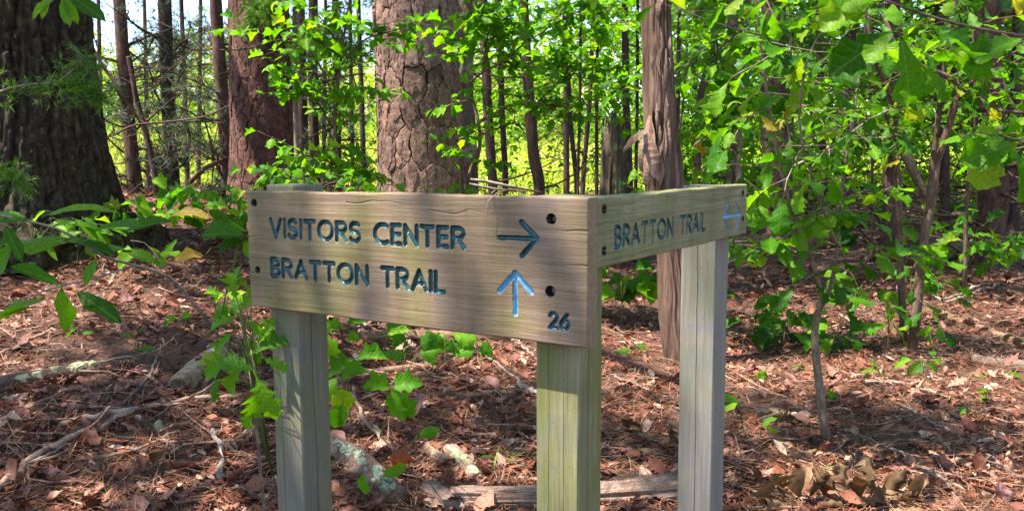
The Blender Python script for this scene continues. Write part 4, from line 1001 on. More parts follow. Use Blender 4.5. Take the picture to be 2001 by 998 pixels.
def leaves_on(path, n, rng, size, droop=.25, upj=.35, t0=.3, term=True):
    """alternate leaves along a twig, spread to both sides -> pos, dir, normal, scale lists"""
    pos, yd, nr, sc = [], [], [], []
    for k in range(n):
        t = 1.0 if (term and k == n - 1) else t0 + (1 - t0) * (k + .3 * rng.random()) / n
        u = t * (len(path) - 1); i = min(int(u), len(path) - 2); p = path[i] + (path[i + 1] - path[i]) * (u - i); d = unit(path[i + 1] - path[i])
        side = unit(np.cross(d, np.array([0, 0, 1.]))) * (1 if k % 2 else -1); f = .9 if (term and k == n - 1) else .35
        v = unit(d * f + side * (1 - f) * 1.1 + np.array([0, 0, -droop + rng.normal() * .22]) + rng.normal(size=3) * .18)
        s_ = size * (.6 + .6 * rng.random()); pos.append(p + v * s_ * .12); yd.append(v); nr.append(np.array([rng.normal() * upj, rng.normal() * upj - .15, 1.])); sc.append(s_)
    return pos, yd, nr, sc
def make_plant(name, label, cat, stems, twigs, lv, kind, mat, smat, group=None, singles=300, base=None, seed=0, leafname='leaf'):
    """stems: list of (path, radii); twigs: the same, joined under 'twig'; lv: leaf arrays"""
    rng = np.random.default_rng(seed); base = np.array(stems[0][0][0] if base is None else base, float)
    t_ = thing(name, base, label, cat, group)
    for p, r in stems:
        V, t, q = tube(p, r, 10, True); obj('stem', mesh('stem', V - base, t, q, True), smat, t_)
    for p, r in twigs:
        V, t, q = tube(p, np.maximum(r, .0013), 4, True); obj('twig', mesh('twig', V - base, t, q, True), smat, t_)
    pos, yd, nr, sc = [np.array(a) for a in lv]
    if len(pos):
        # the ones that show largest become single leaves
        order = np.argsort(-(sc / np.maximum(pos[:, 1], .5))); a, b = order[:singles], order[singles:]
        leaf_objects(leafname, kind, GKIND[kind], pos[a], yd[a], nr[a], sc[a], VEINED.get(mat, mat), t_, rng)
        if len(b):
            mb = scatter(KIND[kind] if kind != 'map' else MAP, pos[b], yd[b], nr[b], sc[b], rng); o = obj('foliage', mb.mesh('foliage', False, base), mat, t_); o['kind'] = 'stuff'
    return t_
def cat4(lists):
    out = [[], [], [], []]
    for l in lists:
        for k in range(4): out[k] += list(l[k])
    return out
def grow(stems, rng, ntw, twlen, nleaf, size, t0=.35, rise=.1, droop=.25, r=.003, upj=.35, sub=0, az=None):
    tw = []; lv = []
    for p, _ in stems:
        tw += twigs_from(p, ntw, t0, 1.0, twlen, rng, rise, az, r=r)
        lv.append(leaves_on(p, 3, rng, size, droop, upj, .9))
    extra = []
    for p, rr in tw:
        for s in range(sub): extra += twigs_from(p, 1, .4, .9, twlen * .55, rng, rise * .5, None, r=r * .6)
    tw += extra
    for p, rr in tw: lv.append(leaves_on(p, nleaf, rng, size, droop, upj))
    return tw, cat4(lv)
def leaf_px(px, py, Y, lpx, ang, face=.5, side=0.0):
    """one leaf by its place: petiole end at the pixel, tip towards ang (degrees, 0 = right, 90 = up) and length in photo pixels"""
    a = math.radians(ang); s = lpx / FOC * Y
    d = np.array([math.cos(a), -.15 + .2 * math.sin(px), math.sin(a)])
    return np.array(at(px, py, Y)), d, np.array([side, -face, 1 - face * .6]), s
def px_leaves(rows): return [list(z) for z in zip(*[leaf_px(*r) for r in rows])]

# forked sapling at the right
rng = np.random.default_rng(500); b = gp(1614, 862); YA = b.y
st = [(pix_path([(1614, 866, YA), (1603, 770, YA), (1592, 660, YA), (1600, 605, YA)]), np.linspace(.021, .015, 14)),
      (pix_path([(1600, 608, YA), (1604, 568, YA), (1578, 485, YA - .05), (1550, 425, YA - .1), (1520, 300, YA - .2), (1490, 120, YA - .25), (1470, -60, YA - .3)]), np.linspace(.012, .004, 14)),
      (pix_path([(1600, 608, YA), (1622, 565, YA), (1634, 500, YA), (1641, 410, YA + .05), (1650, 330, YA + .1), (1672, 200, YA + .1), (1690, 60, YA + .1), (1700, -60, YA)]), np.linspace(.011, .004, 14)),
      (pix_path([(1636, 480, YA), (1620, 440, YA - .1), (1585, 340, YA - .2), (1562, 240, YA - .3), (1580, 110, YA - .35), (1640, 10, YA - .4)]), np.linspace(.008, .003, 14)),
      (pix_path([(1552, 430, YA - .1), (1500, 385, YA - .4), (1455, 350, YA - .7)], 8), np.linspace(.004, .002, 8))]
tw, lv = grow(st[1:4], rng, 12, .42, 4, .124, .22, .08, .28, .0035, .35, 1)
make_plant('oak_sapling', 'slim oak sapling forking low, its base in the open litter at the right', 'sapling', st, tw, lv, 'blk', M_LEAF, M_STEMP, seed=1)
# twin stemmed sapling
rng = np.random.default_rng(501); b = gp(1782, 690); YBp = b.y
st = [(pix_path([(1782, 694, YBp), (1796, 560, YBp), (1804, 470, YBp), (1820, 400, YBp), (1834, 300, YBp), (1872, 195, YBp - .1), (1868, 160, YBp - .1), (1840, 145, YBp - .1), (1790, 125, YBp - .2), (1755, 100, YBp - .2), (1720, 10, YBp - .2)]), np.linspace(.034, .009, 14)),
      (pix_path([(1768, 670, YBp + .25), (1758, 500, YBp + .25), (1757, 390, YBp + .2), (1750, 285, YBp + .2), (1752, 240, YBp + .2), (1735, 170, YBp + .1), (1705, 110, YBp), (1690, -30, YBp)]), np.linspace(.026, .011, 14)),
      (pix_path([(1812, 430, YBp), (1825, 300, YBp), (1840, 180, YBp), (1855, 60, YBp), (1880, -40, YBp)]), np.linspace(.022, .010, 14)),
      (pix_path([(1748, 267, YBp + .2), (1690, 253, YBp + .1), (1655, 225, YBp), (1600, 208, YBp - .1), (1540, 205, YBp - .2)], 10), np.linspace(.011, .004, 10)),
      (pix_path([(1872, 195, YBp - .1), (1910, 150, YBp - .2), (1970, 110, YBp - .3), (2060, 60, YBp - .4)], 10), np.linspace(.010, .005, 10))]
tw, lv = grow(st, rng, 8, .6, 4, .132, .38, .05, .28, .004, .35, 1)
tw2, lv2 = grow([(pix_path([(1790, 640, YBp), (1800, 500, YBp)], 6), 0)], rng, 6, .4, 4, .12, .1, .1, .3, .003, .4)
make_plant('oak_sapling', 'dark twin stemmed oak sapling with curving trunks, right of the forked sapling', 'sapling', st, tw + tw2, cat4([lv, lv2]), 'blk', M_DEEP, M_STEM, seed=2)
# branch with large leaves reaching in at the top right, its stem outside the frame
rng = np.random.default_rng(502); z0 = gzf(2.35, 2.9)
st = [(spline([(2.35, 2.9, z0), (2.3, 2.95, 1.0), (2.1, 2.9, 1.9), (1.95, 2.85, 2.5)], 14), np.linspace(.022, .01, 14)),
      (pix_path([(2180, 40, 2.9), (2040, 70, 2.8), (1930, 60, 2.7), (1810, 30, 2.7), (1700, -10, 2.6)]), np.linspace(.007, .003, 14)),
      (pix_path([(2180, 240, 2.95), (2060, 290, 2.9), (1990, 275, 2.85), (1950, 262, 2.8)], 10), np.linspace(.006, .003, 10)),
      (pix_path([(2190, -60, 2.9), (1900, -50, 2.9), (1600, -30, 3.0), (1420, 0, 3.1)]), np.linspace(.008, .003, 14))]
tw, lv = grow(st[1:], rng, 7, .26, 3, .10, .2, -.05, .3, .0025, .4)
lv = cat4([lv, px_leaves([(1750, 60, 2.6, 150, -150, .8, .2), (1760, 70, 2.6, 140, -75, .9, 0), (1810, 50, 2.6, 120, -20, .7, .1), (1930, 60, 2.6, 95, -100, .8, .1), (2001, 75, 2.6, 110, 195, .6, 0), (1700, 5, 2.6, 110, 200, .8, 0),
      (1990, 280, 2.8, 120, 190, .8, .2), (1950, 265, 2.8, 110, -105, .8, -.2), (1975, 285, 2.8, 120, -60, .7, .3), (1960, 270, 2.8, 55, 160, .8, 0)])])
make_plant('oak_sapling', 'oak branch with very large leaves reaching in from the upper right corner', 'sapling', st, tw, lv, 'blk', M_LEAF, M_STEM, seed=3)

# understory maples behind the sign
def maple(label, stems, seed, ntw, tl, nl, size, mat, singles=250, kind='map', t0=.2, sub=1, rise=.05):
    rng = np.random.default_rng(seed); S = [(pix_path(pp), np.linspace(r0, r1, 14)) for pp, r0, r1 in stems]
    g = S[0][0][0]; g[2] = min(g[2], gzf(g[0], g[1]) - .03)
    tw, lv = grow(S, rng, ntw, tl, nl, size, t0, rise, .12, .003, .2, sub)
    return make_plant('young_maple', label, 'young tree', S, tw, lv, kind, mat, M_STEM, 'young maples behind the sign', singles, seed=seed)
maple('young maple spreading leafy sprays between the reddish pine and the plated pine', [
    ([(640, 560, 6.0), (645, 380, 6.0), (655, 220, 5.9), (668, 100, 5.9), (690, -40, 5.9)], .018, .006), ([(650, 250, 5.9), (620, 200, 5.8), (590, 170, 5.7), (565, 150, 5.6)], .008, .003), ([(656, 200, 5.9), (620, 120, 5.8), (580, 85, 5.7), (535, 80, 5.6)], .008, .003),
    ([(664, 130, 5.9), (710, 80, 5.8), (770, 60, 5.7), (830, 42, 5.7)], .007, .003), ([(652, 240, 5.9), (690, 190, 5.9), (715, 185, 6.0)], .007, .003), ([(648, 320, 5.9), (610, 300, 5.8), (575, 310, 5.8)], .006, .003), ([(648, 330, 5.9), (680, 320, 5.8), (710, 345, 5.8)], .006, .003), ([(668, 100, 5.9), (630, 40, 5.9), (600, 10, 5.8)], .006, .003)], 510, 7, .28, 4, .095, M_LIME, t0=.3)
bb = pix_path([(668, 110, 5.9), (600, 72, 5.7), (540, 80, 5.6), (480, 96, 5.5), (430, 98, 5.4)], 12); o_ = thing('dead_limb', bb[0], 'long thin bare branch crossing the face of the reddish pine', 'branch'); V, t, q = tube(bb, np.linspace(.007, .004, 12), 6); obj('branch', mesh('branch', V - bb[0], t, q, True), M_STEM, o_)
maple('young maple with wide flat sprays filling the space between plated pine and dead tree', [
    ([(902, 600, 6.6), (908, 380, 6.6), (936, 295, 6.5), (934, 235, 6.5), (915, 165, 6.5)], .022, .010), ([(915, 165, 6.5), (945, 140, 6.4), (985, 120, 6.3), (1025, 85, 6.3), (1075, 52, 6.2), (1110, 0, 6.2)], .010, .004), ([(934, 240, 6.5), (1000, 205, 6.5), (1045, 200, 6.4), (1085, 208, 6.3), (1125, 195, 6.3), (1180, 198, 6.3), (1225, 205, 6.3)], .012, .004),
    ([(1050, 200, 6.4), (1090, 165, 6.4), (1120, 145, 6.4), (1180, 140, 6.4), (1220, 130, 6.4)], .007, .003), ([(985, 120, 6.3), (1060, 130, 6.5), (1120, 98, 6.5), (1170, 60, 6.5), (1220, 42, 6.5)], .007, .003), ([(945, 140, 6.4), (950, 80, 6.4), (970, 30, 6.3), (990, -20, 6.2)], .007, .003), ([(1075, 52, 6.2), (1140, 20, 6.2), (1210, 5, 6.2)], .005, .002), ([(945, 140, 6.4), (960, 60, 6.3), (940, 20, 6.2)], .004, .002)], 511, 11, .36, 5, .095, M_LIME, 290, t0=.22)
maple('young maple beyond the side board end, left of the forked sapling', [
    ([(1372, 560, 6.0), (1376, 400, 6.0), (1392, 250, 5.9), (1400, 120, 5.8), (1400, -20, 5.8)], .016, .006), ([(1388, 260, 5.9), (1350, 290, 5.7), (1330, 320, 5.6)], .006, .003), ([(1396, 180, 5.8), (1350, 130, 5.7), (1340, 60, 5.7)], .006, .003), ([(1392, 240, 5.8), (1440, 200, 5.7), (1490, 180, 5.6)], .006, .003), ([(1400, 100, 5.8), (1450, 60, 5.7), (1500, 50, 5.7)], .006, .003)], 512, 7, .4, 4, .105, M_LEAF)
maple('small leafy maple clump directly behind the reddish pine foot', [
    ([(600, 520, 5.0), (598, 400, 5.0), (590, 330, 5.0)], .009, .004), ([(598, 400, 5.0), (640, 360, 4.9), (700, 350, 4.8)], .005, .002), ([(597, 390, 5.0), (560, 340, 4.9), (540, 330, 4.9)], .005, .002)], 513, 4, .28, 4, .08, M_LEAF)
# leafy low oaks / hickories further back on the right
for k, (stm, sd, lab, mt) in enumerate([
    ([([(1560, 560, 8), (1565, 400, 8), (1550, 250, 8), (1545, 60, 8)], .02, .008), ([(1556, 280, 8), (1620, 220, 7.8), (1680, 180, 7.7)], .008, .003), ([(1552, 220, 8), (1500, 150, 7.8), (1460, 110, 7.7)], .008, .003)], 520, 'leafy young maple in the thicket behind the forked sapling', M_LIME),
    ([([(1885, 560, 7.5), (1890, 380, 7.5), (1905, 220, 7.5), (1900, 40, 7.5)], .02, .008), ([(1895, 300, 7.5), (1950, 240, 7.3), (2010, 230, 7.2)], .008, .003), ([(1900, 200, 7.5), (1840, 120, 7.4), (1790, 70, 7.4)], .008, .003)], 521, 'leafy young maple in the thicket near the right edge', M_LEAF),
    ([([(1700, 560, 9.5), (1705, 380, 9.5), (1700, 200, 9.5), (1690, 0, 9.5)], .02, .008), ([(1702, 300, 9.5), (1640, 250, 9.3)], .008, .003), ([(1702, 180, 9.5), (1760, 110, 9.3)], .008, .003)], 522, 'leafy young maple deepest in the thicket between the saplings', M_LEAF),
    ([([(1290, 520, 9.0), (1300, 380, 9.0), (1330, 240, 9.0), (1345, 80, 9.0)], .02, .008), ([(1320, 280, 9), (1380, 260, 8.8), (1420, 250, 8.8)], .008, .003)], 523, 'young maple behind the bare dead tree', M_LIME)]):
    maple(lab, stm, sd, 5, .6, 5, .11, mt, 120, t0=.2)

# low seedlings: explicit leaves with thin stems
def seedling(label, base_px, rows, kind, mat, seed, stem=M_GSTEM, Y=None, name='seedling', extra=None, r=.003):
    b = np.array(gp(*base_px)) if Y is None else np.array(at(base_px[0], base_px[1], Y))
    if Y is not None and b[2] > gzf(b[0], b[1]): b[2] = gzf(b[0], b[1]) - .01
    lv = px_leaves(rows); cen = np.mean(np.array(lv[0]), 0); S = [(spline([b, b * .5 + cen * .5 + (0, 0, .02), cen], 8), np.linspace(r, r * .5, 8))]; tw = []
    for p in lv[0]: tw.append((spline([cen * .6 + b * .4, (cen + p) / 2 + (0, 0, .015), p], 5), np.linspace(r * .5, r * .3, 5)))
    return make_plant(name, label, 'seedling', S, tw, lv, kind, mat, stem, 'seedlings', seed=seed)
def auto_rows(cx, cy_, w, h, n, Y, lpx, seed, face=.25):
    r = np.random.default_rng(seed); rows = []
    for k in range(n):
        x = cx + (r.random() * 2 - 1) * w; y = cy_ + (r.random() * 2 - 1) * h; out = 0 if x > cx else 180
        rows.append((x, y, Y + r.normal() * .12, lpx * (.7 + .6 * r.random()), out + r.normal() * 32 - (12 if out == 0 else -12), face + r.normal() * .15, r.normal() * .3))
    return rows
def yat(px, py): return gp(px, py).y
# the bent twig and big leaves at the left
tp = pix_path([(512, 730, 2.75), (455, 690, 2.65), (400, 620, 2.5), (335, 545, 2.4), (262, 518, 2.3), (200, 500, 2.2), (120, 450, 2.1), (20, 425, 2.05), (-90, 400, 2.0)], 22)
tp[0][2] = gzf(tp[0][0], tp[0][1])
S = [(tp, np.linspace(.0055, .0022, 22)), (pix_path([(265, 518, 2.3), (180, 545, 2.2), (115, 560, 2.15), (20, 590, 2.1)], 8), np.linspace(.003, .0015, 8)), (pix_path([(335, 545, 2.4), (290, 480, 2.38), (255, 470, 2.35)], 6), np.linspace(.002, .001, 6))]
rows = [(118, 555, 2.12, 95, 150, .6, .1), (120, 560, 2.12, 100, -95, .9, 0), (150, 570, 2.12, 110, -28, .9, .2), (165, 560, 2.12, 60, 70, .8, .2), (90, 585, 2.1, 110, 195, .35, 0), (60, 600, 2.1, 90, 200, .3, 0), (250, 492, 2.3, 65, -10, .7, .2), (245, 488, 2.3, 70, 175, .4, 0),
        (150, 470, 2.2, 130, 170, .3, 0), (180, 455, 2.15, 120, 20, .35, .1), (60, 430, 2.05, 130, 175, .35, 0), (120, 470, 2.1, 110, -5, .3, .3), (240, 455, 2.2, 100, 25, .4, 0), (330, 420, 2.4, 90, 8, .35, 0), (30, 470, 2.05, 90, 240, .6, 0), (90, 420, 2.05, 140, 15, .3, .1), (10, 440, 2.0, 80, -60, .7, .2)]
make_plant('hickory_seedling', 'bent bare twig arching left across the litter to large thin leaves at the edge', 'seedling', S, [], px_leaves(rows), 'lan', M_LEAF, M_GTWIG, seed=31)
rng = np.random.default_rng(31)
seedling('seedling holding two broad upright leaves just left of the front board', (430, 640), [(480, 460, 2.3, 95, 172, .45, .1), (482, 472, 2.3, 65, 190, .45, .1), (478, 468, 2.3, 50, -60, .6, .1), (400, 500, 2.4, 60, 175, .4, 0), (470, 520, 2.4, 50, 230, .6, 0)], 'ova', M_LEAF, 32)
# young white oak by the left post
rows = [(500, 735, 1.95, 78, -62, .85, .1), (505, 745, 1.97, 70, -100, .8, .2), (500, 725, 2.0, 60, 150, .8, 0), (470, 690, 2.15, 70, 205, .7, 0), (475, 700, 2.15, 66, -120, .8, .1), (490, 690, 2.1, 62, 30, .6, 0), (465, 620, 2.3, 55, 190, .7, .1), (470, 610, 2.3, 55, 60, .7, 0), (478, 625, 2.3, 58, -35, .8, 0), (455, 650, 2.3, 58, 220, .8, 0), (480, 655, 2.25, 60, -70, .8, .2), (462, 585, 2.35, 45, 100, .7, 0), (500, 590, 2.4, 42, 20, .6, 0), (430, 735, 2.2, 50, 240, .7, 0)]
rows = [(x, y, Y_, l * 1.3, a_, f, sd_) for x, y, Y_, l, a_, f, sd_ in rows] + [(485, 560, 2.4, 50, 150, .5, 0), (445, 700, 2.2, 62, 175, .6, 0), (505, 670, 2.1, 60, 60, .7, .1), (495, 780, 2.0, 70, -110, .8, 0), (515, 700, 2.0, 55, -20, .8, 0)]
seedling('bright lobed white oak seedling against the left post', (585, 800), rows, 'oak', M_LIME, 33, M_GSTEM, 2.32, 'oak_seedling')
# maple seedlings between left and middle posts
rows = [(668, 735, 2.9, 55, 20, .6, .1), (655, 760, 2.9, 60, -60, .8, 0), (660, 745, 2.9, 55, 200, .6, 0), (700, 700, 3.0, 60, 12, .5, 0), (690, 712, 3.0, 58, 190, .5, 0), (650, 700, 3.0, 50, 100, .6, 0), (670, 790, 2.85, 55, -110, .8, .1)]
seedling('maple seedling just right of the left post', (690, 850), rows, 'map', M_LIME, 34)
rows = [(770, 755, 2.9, 60, 20, .6, .1), (765, 765, 2.9, 66, -60, .8, .1), (760, 760, 2.9, 55, 160, .5, 0), (800, 780, 2.9, 45, -85, .9, 0), (820, 690, 3.2, 50, 25, .5, 0), (790, 690, 3.2, 50, 170, .5, 0), (830, 685, 3.2, 42, 80, .6, 0)]
seedling('maple seedling with torn leaves midway between left and middle posts', (740, 860), rows, 'map', M_LIME, 35)
seedling('single round leaf on a bent stalk above the lichened log', (790, 905), [(818, 850, 2.75, 46, 20, .8, .1)], 'ova', M_LIME, 36)
seedling('two curled yellowing leaves beside the lichened log', (760, 945), [(750, 930, 2.6, 52, 30, .7, .3), (720, 965, 2.55, 45, 110, .9, -.2)], 'ova', M_LIME, 37)
seedling('small maple leaves close under the front board', (870, 720), auto_rows(870, 662, 28, 10, 4, yat(870, 715), 44, 38, .6), 'map', M_LIME, 38)
seedling('small maple seedling right of the leaves under the front board', (945, 720), auto_rows(942, 668, 26, 10, 4, yat(945, 715), 42, 39, .6), 'map', M_LIME, 39)
seedling('low maple sprig under the left end of the front board', (668, 680), auto_rows(672, 640, 28, 14, 5, yat(668, 690), 42, 40, .6), 'map', M_LIME, 40)
seedling('low maple sprig behind the stick lying between the posts', (750, 690), auto_rows(752, 648, 24, 10, 4, yat(752, 690), 38, 41, .6), 'map', M_LIME, 41)
# under the side board
seedling('leafy seedling seen under the side board near the corner', (1215, 640), auto_rows(1215, 550, 45, 32, 12, yat(1215, 640), 46, 42, .5), 'map', M_LEAF, 42)
seedling('leafy seedling seen under the side board next to the dead tree', (1262, 630), auto_rows(1262, 575, 26, 32, 8, yat(1262, 640), 44, 43, .5), 'map', M_LEAF, 43)
# right of the third post
for k, (bx, by, cx, cy_, w, h, n, lp, lab, kd, mt) in enumerate([
    (1455, 860, 1450, 795, 16, 10, 3, 42, 'pair of rounded leaves beside the third post', 'ova', M_LIME), (1482, 870, 1482, 835, 10, 8, 2, 36, 'low round leaf right of the third post foot', 'ova', M_LIME),
    (1470, 660, 1470, 600, 38, 28, 9, 46, 'leafy sprig right of the third post', 'ova', M_DEEP), (1530, 680, 1535, 628, 45, 26, 12, 46, 'dark green sprig between third post and forked sapling', 'map', M_DEEP), (1640, 690, 1640, 640, 42, 32, 12, 44, 'low sprig at the back of the forked sapling', 'map', M_LEAF),
    (1700, 640, 1690, 560, 45, 42, 14, 50, 'leafy oak seedling between the two saplings', 'blk', M_DEEP), (1735, 690, 1735, 628, 30, 34, 9, 48, 'small oak seedling at the foot of the twin stemmed sapling', 'blk', M_LEAF), (1800, 735, 1802, 708, 22, 8, 4, 46, 'bright yellow green leaves low in front of the twin stemmed sapling', 'ova', M_LIME),
    (1880, 560, 1890, 465, 48, 36, 16, 52, 'glossy leafy plant right of the twin stemmed sapling', 'oak', M_LEAF), (1960, 560, 1955, 490, 42, 28, 12, 50, 'glossy leafy plant at the right edge', 'oak', M_LEAF), (1850, 640, 1850, 560, 44, 24, 8, 44, 'low sprig beside the fallen branches at the right', 'map', M_LEAF),
    (1900, 440, 1890, 400, 55, 22, 12, 40, 'bright brush in front of the shaggy cedar', 'ova', M_LIME), (1955, 735, 1950, 728, 30, 5, 3, 40, 'pale green leaves flat on the sunlit litter at the right edge', 'lan', M_LIME), (1975, 680, 1978, 672, 24, 5, 3, 38, 'yellowish leaves flat on the litter at the right edge', 'lan', M_LIME), (1590, 480, 1585, 440, 55, 36, 16, 50, 'broad leaved seedling behind the fork of the slim sapling', 'blk', M_DEEP), (1690, 480, 1690, 430, 50, 36, 16, 50, 'broad leaved seedling just left of the twin stems', 'blk', M_DEEP)]):
    seedling(lab, (bx, by), auto_rows(cx, cy_, w, h, n, yat(bx, by), lp, 600 + k), kd, mt, 600 + k)
# green band under the oak and reddish pine
for k, (bx, by, cx, cy_, w, h, n, lp, lab, kd) in enumerate([
    (60, 540, 60, 455, 80, 26, 9, 74, 'broad leaved seedling at the left edge under the oak', 'lan'), (150, 520, 160, 430, 70, 26, 8, 62, 'seedling in front of the oak base', 'ova'), (230, 480, 230, 400, 45, 20, 9, 46, 'seedling against the right flare of the oak base', 'ova'), (300, 490, 300, 425, 60, 16, 9, 44, 'seedling right of the oak base', 'map'), (365, 470, 360, 405, 55, 18, 10, 42, 'seedling below the straight dark trunk', 'map'),
    (430, 460, 425, 405, 42, 22, 10, 42, 'seedling below the slender brown trunk', 'map'), (465, 480, 462, 440, 16, 26, 6, 42, 'seedling close to the front board end', 'ova'), (290, 560, 288, 495, 30, 12, 5, 54, 'pale green seedling alone on the litter left of the sign', 'ova'), (370, 440, 385, 378, 60, 10, 14, 38, 'low sprig at the crest below the slender trunks', 'map'), (290, 700, 262, 660, 26, 24, 5, 34, 'small curled sprig beside the pine cone', 'lan'), (440, 640, 440, 590, 18, 20, 5, 44, 'lime sprig left of the left post top', 'map')]):
    seedling(lab, (bx, by), auto_rows(cx, cy_, w * 1.15, h * 1.2, int(n * 1.5), min(yat(bx, by), 6.2), lp * .78, 640 + k), kd, M_LIME if k % 3 else M_LEAF, 640 + k)
for k, (bx, by, lab) in enumerate([(345, 640, 'tiny green sprig on the bank left of the bent twig end'), (150, 660, 'tiny green sprig on the bank below the hanging large leaves'), (1500, 745, 'tiny green sprig right of the third post'), (1575, 730, 'tiny green sprig just left of the forked sapling stem'), (1895, 815, 'tiny green sprig in the open litter at the right'), (1720, 735, 'tiny green sprig before the twin stemmed sapling'), (1240, 690, 'tiny green sprig under the side board'), (1940, 780, 'tiny green sprig near the right edge'), (1640, 790, 'tiny green sprig just right of the forked sapling stem')]):
    seedling(lab, (bx, by), auto_rows(bx, by - 14, 16, 7, 5, yat(bx, by), 22, 680 + k), 'ova' if k % 2 else 'map', M_LIME, 680 + k, r=.0018)
# hanging leaves in the top left corner, on a sapling standing outside the frame
z0 = gzf(-2.3, 2.6); st = [(spline([(-2.3, 2.6, z0), (-2.2, 2.6, 1.4), (-2.0, 2.55, 2.4)], 12), np.linspace(.016, .008, 12)), (pix_path([(-180, -120, 2.55), (0, -60, 2.5), (100, -25, 2.45), (130, -10, 2.4)], 10), np.linspace(.006, .0025, 10))]
rows = [(130, -12, 2.4, 98, -28, .75, .2), (125, -8, 2.4, 60, -80, .9, 0), (115, -10, 2.4, 75, 215, .75, 0), (120, -12, 2.4, 62, -60, .8, .4), (105, -18, 2.4, 60, 240, .8, -.2), (140, -30, 2.4, 90, 10, .6, 0)]
make_plant('hickory_sapling', 'cluster of long drooping leaves hanging in at the top left corner', 'sapling', st, [], px_leaves(rows), 'lan', M_LEAF, M_STEM, seed=50)
# cedar branch across the oak trunk
CEDF = [needle_tuft(9, 1, .05, s) for s in (14, 15, 16)]
def cedar_branch(label, stem, branches, seed, n, mat, fan=1.0):
    rng = np.random.default_rng(seed); base = stem[0]; t_ = thing('cedar_sapling', base, label, 'sapling')
    V, t, q = tube(stem, np.linspace(.03, .012, len(stem)), 10); obj('stem', mesh('stem', V - base, t, q, True), M_STEMP, t_)
    for bp, rr in branches:
        V, t, q = tube(bp, np.linspace(rr, rr * .3, len(bp)), 6); obj('branch', mesh('branch', V - base, t, q, True), M_STEMP, t_)
        pos, yd = [], []
        for k in range(n):
            u = (.15 + .85 * rng.random()) * (len(bp) - 1); i = min(int(u), len(bp) - 2); p = bp[i] + (bp[i + 1] - bp[i]) * (u - i); d = unit(bp[i + 1] - bp[i])
            v = unit(d * .8 + rng.normal(size=3) * .5 + (0, 0, -.35)); pos.append(p + v * .11 * rng.random() * fan); yd.append(v)
        mb = scatter(CEDF, pos, yd, rng.normal(size=(n, 3)), (.022 + .026 * rng.random(n)) * fan, rng); o = obj('foliage', mb.mesh('foliage', False, base), mat, t_); o['kind'] = 'stuff'
    return t_
z0 = gzf(-2.6, 3.6)
cedar_branch('feathery cedar branch crossing in front of the oak trunk', spline([(-2.75, 3.7, z0), (-2.7, 3.7, 1.2), (-2.6, 3.7, 2.6)], 10), [(pix_path([(-270, 230, 3.7), (-60, 195, 3.65), (40, 168, 3.6), (110, 160, 3.6), (145, 135, 3.6), (165, 125, 3.6)], 14), .008), (pix_path([(100, 161, 3.6), (150, 165, 3.6), (185, 178, 3.6)], 8), .003), (pix_path([(-270, 330, 3.7), (-60, 345, 3.7), (10, 330, 3.65), (40, 350, 3.6)], 8), .005)], 700, 170, M_CEDAR)
z0 = gzf(-1.55, 7.6); tb = np.array((-1.9, 7.75, z0))
cedar_branch('cedar sprays hanging over the top of the reddish pine trunk', spline([tb, tb + (0.0, 0, 1.4), tb + (.05, 0, 3.2)], 10), [(pix_path([(575, -120, 7.75), (530, -20, 7.7), (500, 10, 7.6), (490, 40, 7.6)], 8), .008), (pix_path([(575, -100, 7.75), (545, -10, 7.6), (530, 20, 7.5)], 8), .008), (pix_path([(578, 60, 7.75), (640, 80, 7.6), (690, 90, 7.5)], 8), .008)], 701, 260, M_CEDAR, 1.8)
z0 = gzf(2.1, 8.6); tb = np.array((2.25, 8.6, z0))
cedar_branch('yellow green cedar rising right of the dead tree', spline([tb, tb + (0, 0, 1.6), tb + (.1, 0, 3.4)], 12), [(spline([tb + (0, 0, h), tb + (dx * .5, -.2, h + .15), tb + (dx, -.3, h + .05)], 8), .012) for h, dx in ((3.3, .6), (3.0, -.7), (2.7, .8), (2.5, -.5), (2.2, .7), (2.0, -.6), (3.2, .1), (2.8, .15))], 702, 260, M_CEDAR, 2.0)
# grass tuft
def grass_tuft(label, px, py, n, lpx, seed, spread=.05):
    rng = np.random.default_rng(seed); b = np.array(gp(px, py)); t_ = thing('grass_tuft', b, label, 'grass')
    for k in range(n):
        a = rng.random() * 6.28; l = lpx / FOC * b[1] * (.6 + .6 * rng.random()); d = np.array([math.cos(a), math.sin(a) * .7, 0]); s = np.array([-d[1], d[0], 0]) * .0045
        p0 = rng.normal(size=3) * spread * (1, 1, 0); P = [p0 + d * l * u + (0, 0, l * (1.0 * u - .75 * u * u)) for u in (0, .35, .7, 1)]
        V = [P[0] - s, P[0] + s, P[1] - s, P[1] + s, P[2] - s * .8, P[2] + s * .8, P[3]]
        obj('blade', mesh('blade', V, [(4, 5, 6)], [(0, 1, 3, 2), (2, 3, 5, 4)]), M_GRASS, t_)
grass_tuft('tuft of bright grass blades beside the middle post', 985, 905, 12, 66, 801)
grass_tuft('small grass tuft at the foot of the forked sapling', 1600, 885, 9, 26, 802, .03)
grass_tuft('small grass tuft left of the dead leaf clump', 1608, 920, 8, 24, 803, .03)
